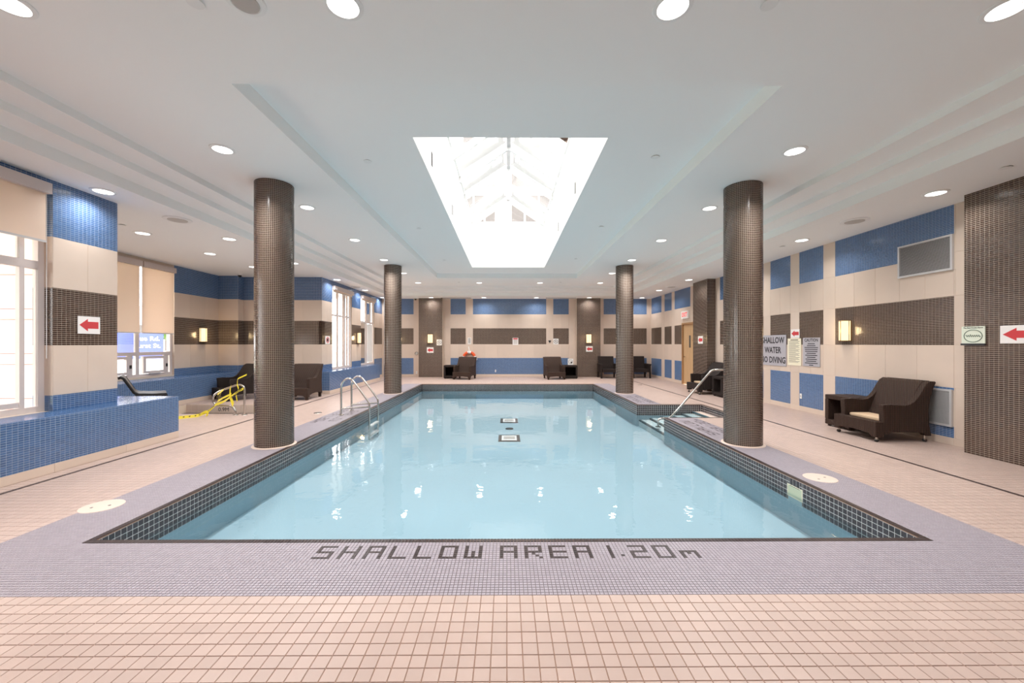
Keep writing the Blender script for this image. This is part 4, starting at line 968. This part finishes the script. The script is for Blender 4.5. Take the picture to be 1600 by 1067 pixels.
MB().tube([(-0.03, 0, -.335), (-0.03, 0, -.20), (-.01, 0, -.165), (0.03, 0, -.15), (.24, 0, -.12), (1.10, 0, .86), (1.15, 0, .905), (1.22, 0, .925), (1.9, 0, .925), (1.98, 0, .90), (2.0, 0, .84), (2.0, 0, 0)], 0.022, 12, sm=4).build('rail', 'steel', hr, smooth=True)
MB().lathe([(0.06, -.333), (0.055, -.32), (0.024, -.315)], 20, (-0.03, 0, 0)).build('lower_flange', 'steel', hr); MB().lathe([(0.06, 0.0), (0.055, .012), (0.024, .018)], 20, (2.0, 0, 0)).build('deck_flange', 'steel', hr)
sr = thing('spa_rail', 'bent steel spa rail wrapped in yellow tape in the left alcove', 'handrail', (-5.6, 8.42, 0))
MB().tube([(.07, 0, 0), (.075, 0, .52), (.05, 0, .60), (-.02, 0, .635), (-.12, 0, .62), (-.45, .01, .50), (-.56, .02, .43), (-.60, .02, .35), (-.59, .02, .26), (-.53, .02, .20), (-.42, .01, .195), (-.26, 0, .19), (-.17, 0, .16), (-.12, 0, .08), (-.11, 0, 0)], 0.02, 12, sm=4).build('rail', 'steel', sr, smooth=True)
for x in (.07, -.11): MB().lathe([(0.055, 0.001), (0.05, .012), (0.022, .018)], 20, (x, 0, 0)).build('base_flange', 'steel', sr)
tp = thing('caution_tape', 'yellow caution tape tangled round the spa rail and trailing along the floor', 'tape', (-5.6, 8.36, 0))
runs = [([(-1.35, -.75, .03), (-1.0, -.45, .025), (-.72, -.16, .03), (-.60, -.05, .10), (-.50, .02, .22), (-.44, .03, .36), (-.40, .05, .50)], 0.07), ([(-.50, -.01, .22), (-.30, -.02, .30), (-.12, -.03, .42), (.02, -.02, .52), (.09, .0, .56)], 0.06),
        ([(-.44, -.01, .30), (-.30, -.02, .38), (-.15, -.02, .45)], 0.05), ([(-.16, -.03, .60), (-.17, -.03, .45), (-.14, -.03, .34), (-.10, -.03, .22)], 0.09), ([(-.03, -.02, .66), (.0, -.02, .56), (-.04, -.03, .44), (-.02, -.03, .30)], 0.04),
        ([(-.05, .02, .64), (-.04, .02, .76), (.03, .02, .80), (.14, .03, .85)], 0.035), ([(-.70, -.14, .05), (-.62, -.1, .10), (-.58, -.08, .05), (-.60, -.12, .02)], 0.05), ([(-.4, -.02, .53), (-.42, -.03, .45), (-.36, -.03, .50), (-.3, -.03, .54)], 0.05)]
for i, (pth, wd) in enumerate(runs):
    st = MB().ribbon(pth, wd, 0.002, side=(0.15, 0.3, 1) if i else (0.1, 0.45, 0.8)).build('tape_strip', 'tape', tp)
    if i == 0:
        for t_ in np.linspace(0.08, 0.9, 22):
            k = t_*(len(pth)-1); j = int(k); fr_ = k-j; p = Vector(pth[j])*(1-fr_)+Vector(pth[j+1])*fr_; dvec = (Vector(pth[j+1])-Vector(pth[j])).normalized()
            MB().ribbon([p-dvec*0.012+Vector((0, -.005, .004)), p+dvec*0.012+Vector((0, -.005, .004))], 0.022, 0.001, side=(0.1, 0.45, 0.8)).build('black_print', 'ink', st)
c_ = lettering(tp, 'CAUTION', 0.06, (-.02, -.045, .47), 'ink', bold=0.001); c_.rotation_euler = (PI/2, -0.75, 0)

# ---------------------------------------------------------------- covers in the deck
def cover(x, y, r, label, m='tan'):
    o = tag(MB().lathe([(r, 0), (r-0.004, 0.004), (0, 0.004)], 40, (0, 0, 0)).build('deck_cover', m), label, 'cover'); o.location = (x, y, 0.0002)
    for dx in (-0.05, 0.06): MB().lathe([(0.012, 0.0041), (0.012, 0.0046), (0, 0.0046)], 12, (dx, dx*0.5-0.02, 0)).build('finger_hole', 'dgrey', o)
cover(3.50, 4.43, 0.16, 'round cream skimmer lid in the lilac deck right of the pool'); cover(-3.74, 3.70, 0.16, 'round beige skimmer lid in the lilac deck at the near left')
def drain(x, y, label):
    o = tag(MB().lathe([(0.085, 0), (0.08, 0.004), (0, 0.004)], 28).build('floor_drain', 'steel'), label, 'drain'); o.location = (x, y, 0.0002)
    MB().lathe([(0.066, 0.0041), (0.066, 0.0046), (0, 0.0046)], 24).build('grate', 'dgrey', o)
drain(-4.10, 8.66, 'small round floor drain on the left deck beyond the near column'); drain(4.86, 14.5, 'small round floor drain on the right deck beyond the far column')

# ---------------------------------------------------------------- outside
g_ = MB()
for r in cut(cut([(-80, 60, -40, 90)], (XL-0.2, XR+0.2, YN-0.2, YB+0.2)), (XA-0.2, XL-0.2, YAN-0.2, YA+0.2)): g_.box(*r, -0.5, -0.3)
struct(g_.build('ground', 'concrete'))
lawn = tag(MB().box(-30, -13, -10, 22, -0.3, -0.27).build('lawn', 'grass'), 'strip of lawn outside the alcove windows', 'lawn'); 
b = thing('street_banner', 'blue street name banner with white letters outside the alcove window', 'banner', (-11.9, 12.2, 1.52))
b.rotation_euler = (0, 0, math.radians(50))
MB().box(-0.05, 1.1, 0.0, 0.03, -0.5, 0.32).build('panel', 'bluesign', b)
l1 = lettering(b, 'nue Rd.', 0.19, (0.72, -0.004, 0.14), 'wglow', bold=0.005); l1.rotation_euler = (PI/2, 0, 0)
l2 = lettering(b, 'urst St.', 0.19, (0.76, -0.004, -0.09), 'wglow', bold=0.003); l2.rotation_euler = (PI/2, 0, 0)
for x in (0.0, 1.05): MB().tube([(x, 0.05, -1.82), (x, 0.05, 0.45)], 0.03, 8).build('post', 'alu', b)
# tower beyond the skylight
tw = thing('building', 'pale tower with grey windows seen through the skylight glass', 'building', (0, 27, -0.3))
f = MB(); f.box(-9, 9, 0, 8, 0, 34); f.build('wall', 'white', tw)
for (a, b_) in ((-3.0, -0.75), (0.25, 3.1)):
    for zz in (9.3, 12.3, 15.3):
        wv_ = MB().box(a, b_, -0.12, 0.0, zz, zz+2.6).build('window', 'frame', tw)
        nn = 3; s_ = (b_-a)/nn
        for i in range(nn): MB().box(a+i*s_+0.06, a+(i+1)*s_-0.06, -0.14, -0.12, zz+0.08, zz+2.5).build('pane', 'dglass', wv_)
for zz in (8.9, 11.95, 14.95, 17.95): MB().box(-9, 9, -0.35, 0, zz, zz+0.25).build('floor_band', 'white', tw)
bd = thing('building', 'pale pink low building outside the far left windows', 'building', (-30, 34, -0.3))
MB().box(-9, 7, 0, 8, 0, 5).build('wall', 'siding', bd)
for i in range(5): MB().box(-8+i*3, -6.4+i*3, -0.06, 0, 1.2, 3.4).build('window', 'dglass', bd)
for i, (x, y, s_) in enumerate(((-22, 15, 1.0), (-25, 19, 1.2), (-20, 24, 0.9), (-16, 27, 0.8))):
    t = thing('tree', 'leafy green tree outside the left windows, %s along the street' % ords[i], 'tree', (x, y, -0.268))
    MB().tube([(0, 0, 0), (0.05, 0, 1.5*s_), (0, 0.05, 2.4*s_)], [0.16, 0.12, 0.07], 8).build('trunk', 'oakd', t)
    f = MB()
    for k in range(60):
        a, e, rr = random.uniform(0, 2*PI), random.uniform(-0.9, 1.4), random.uniform(0.4, 1.1)*s_
        cx_, cy_, cz_ = rr*math.cos(a)*math.cos(e), rr*math.sin(a)*math.cos(e), 2.8*s_+rr*math.sin(e); q_ = 0.28*s_
        f.add([(cx_+random.uniform(-q_, q_), cy_+random.uniform(-q_, q_), cz_+random.uniform(-q_, q_)) for _ in range(6)], [(0, 1, 2), (2, 3, 4), (4, 5, 0), (1, 3, 5)])
    f.build('foliage', 'leaf', t, kind='stuff')
bpy.context.view_layer.update()
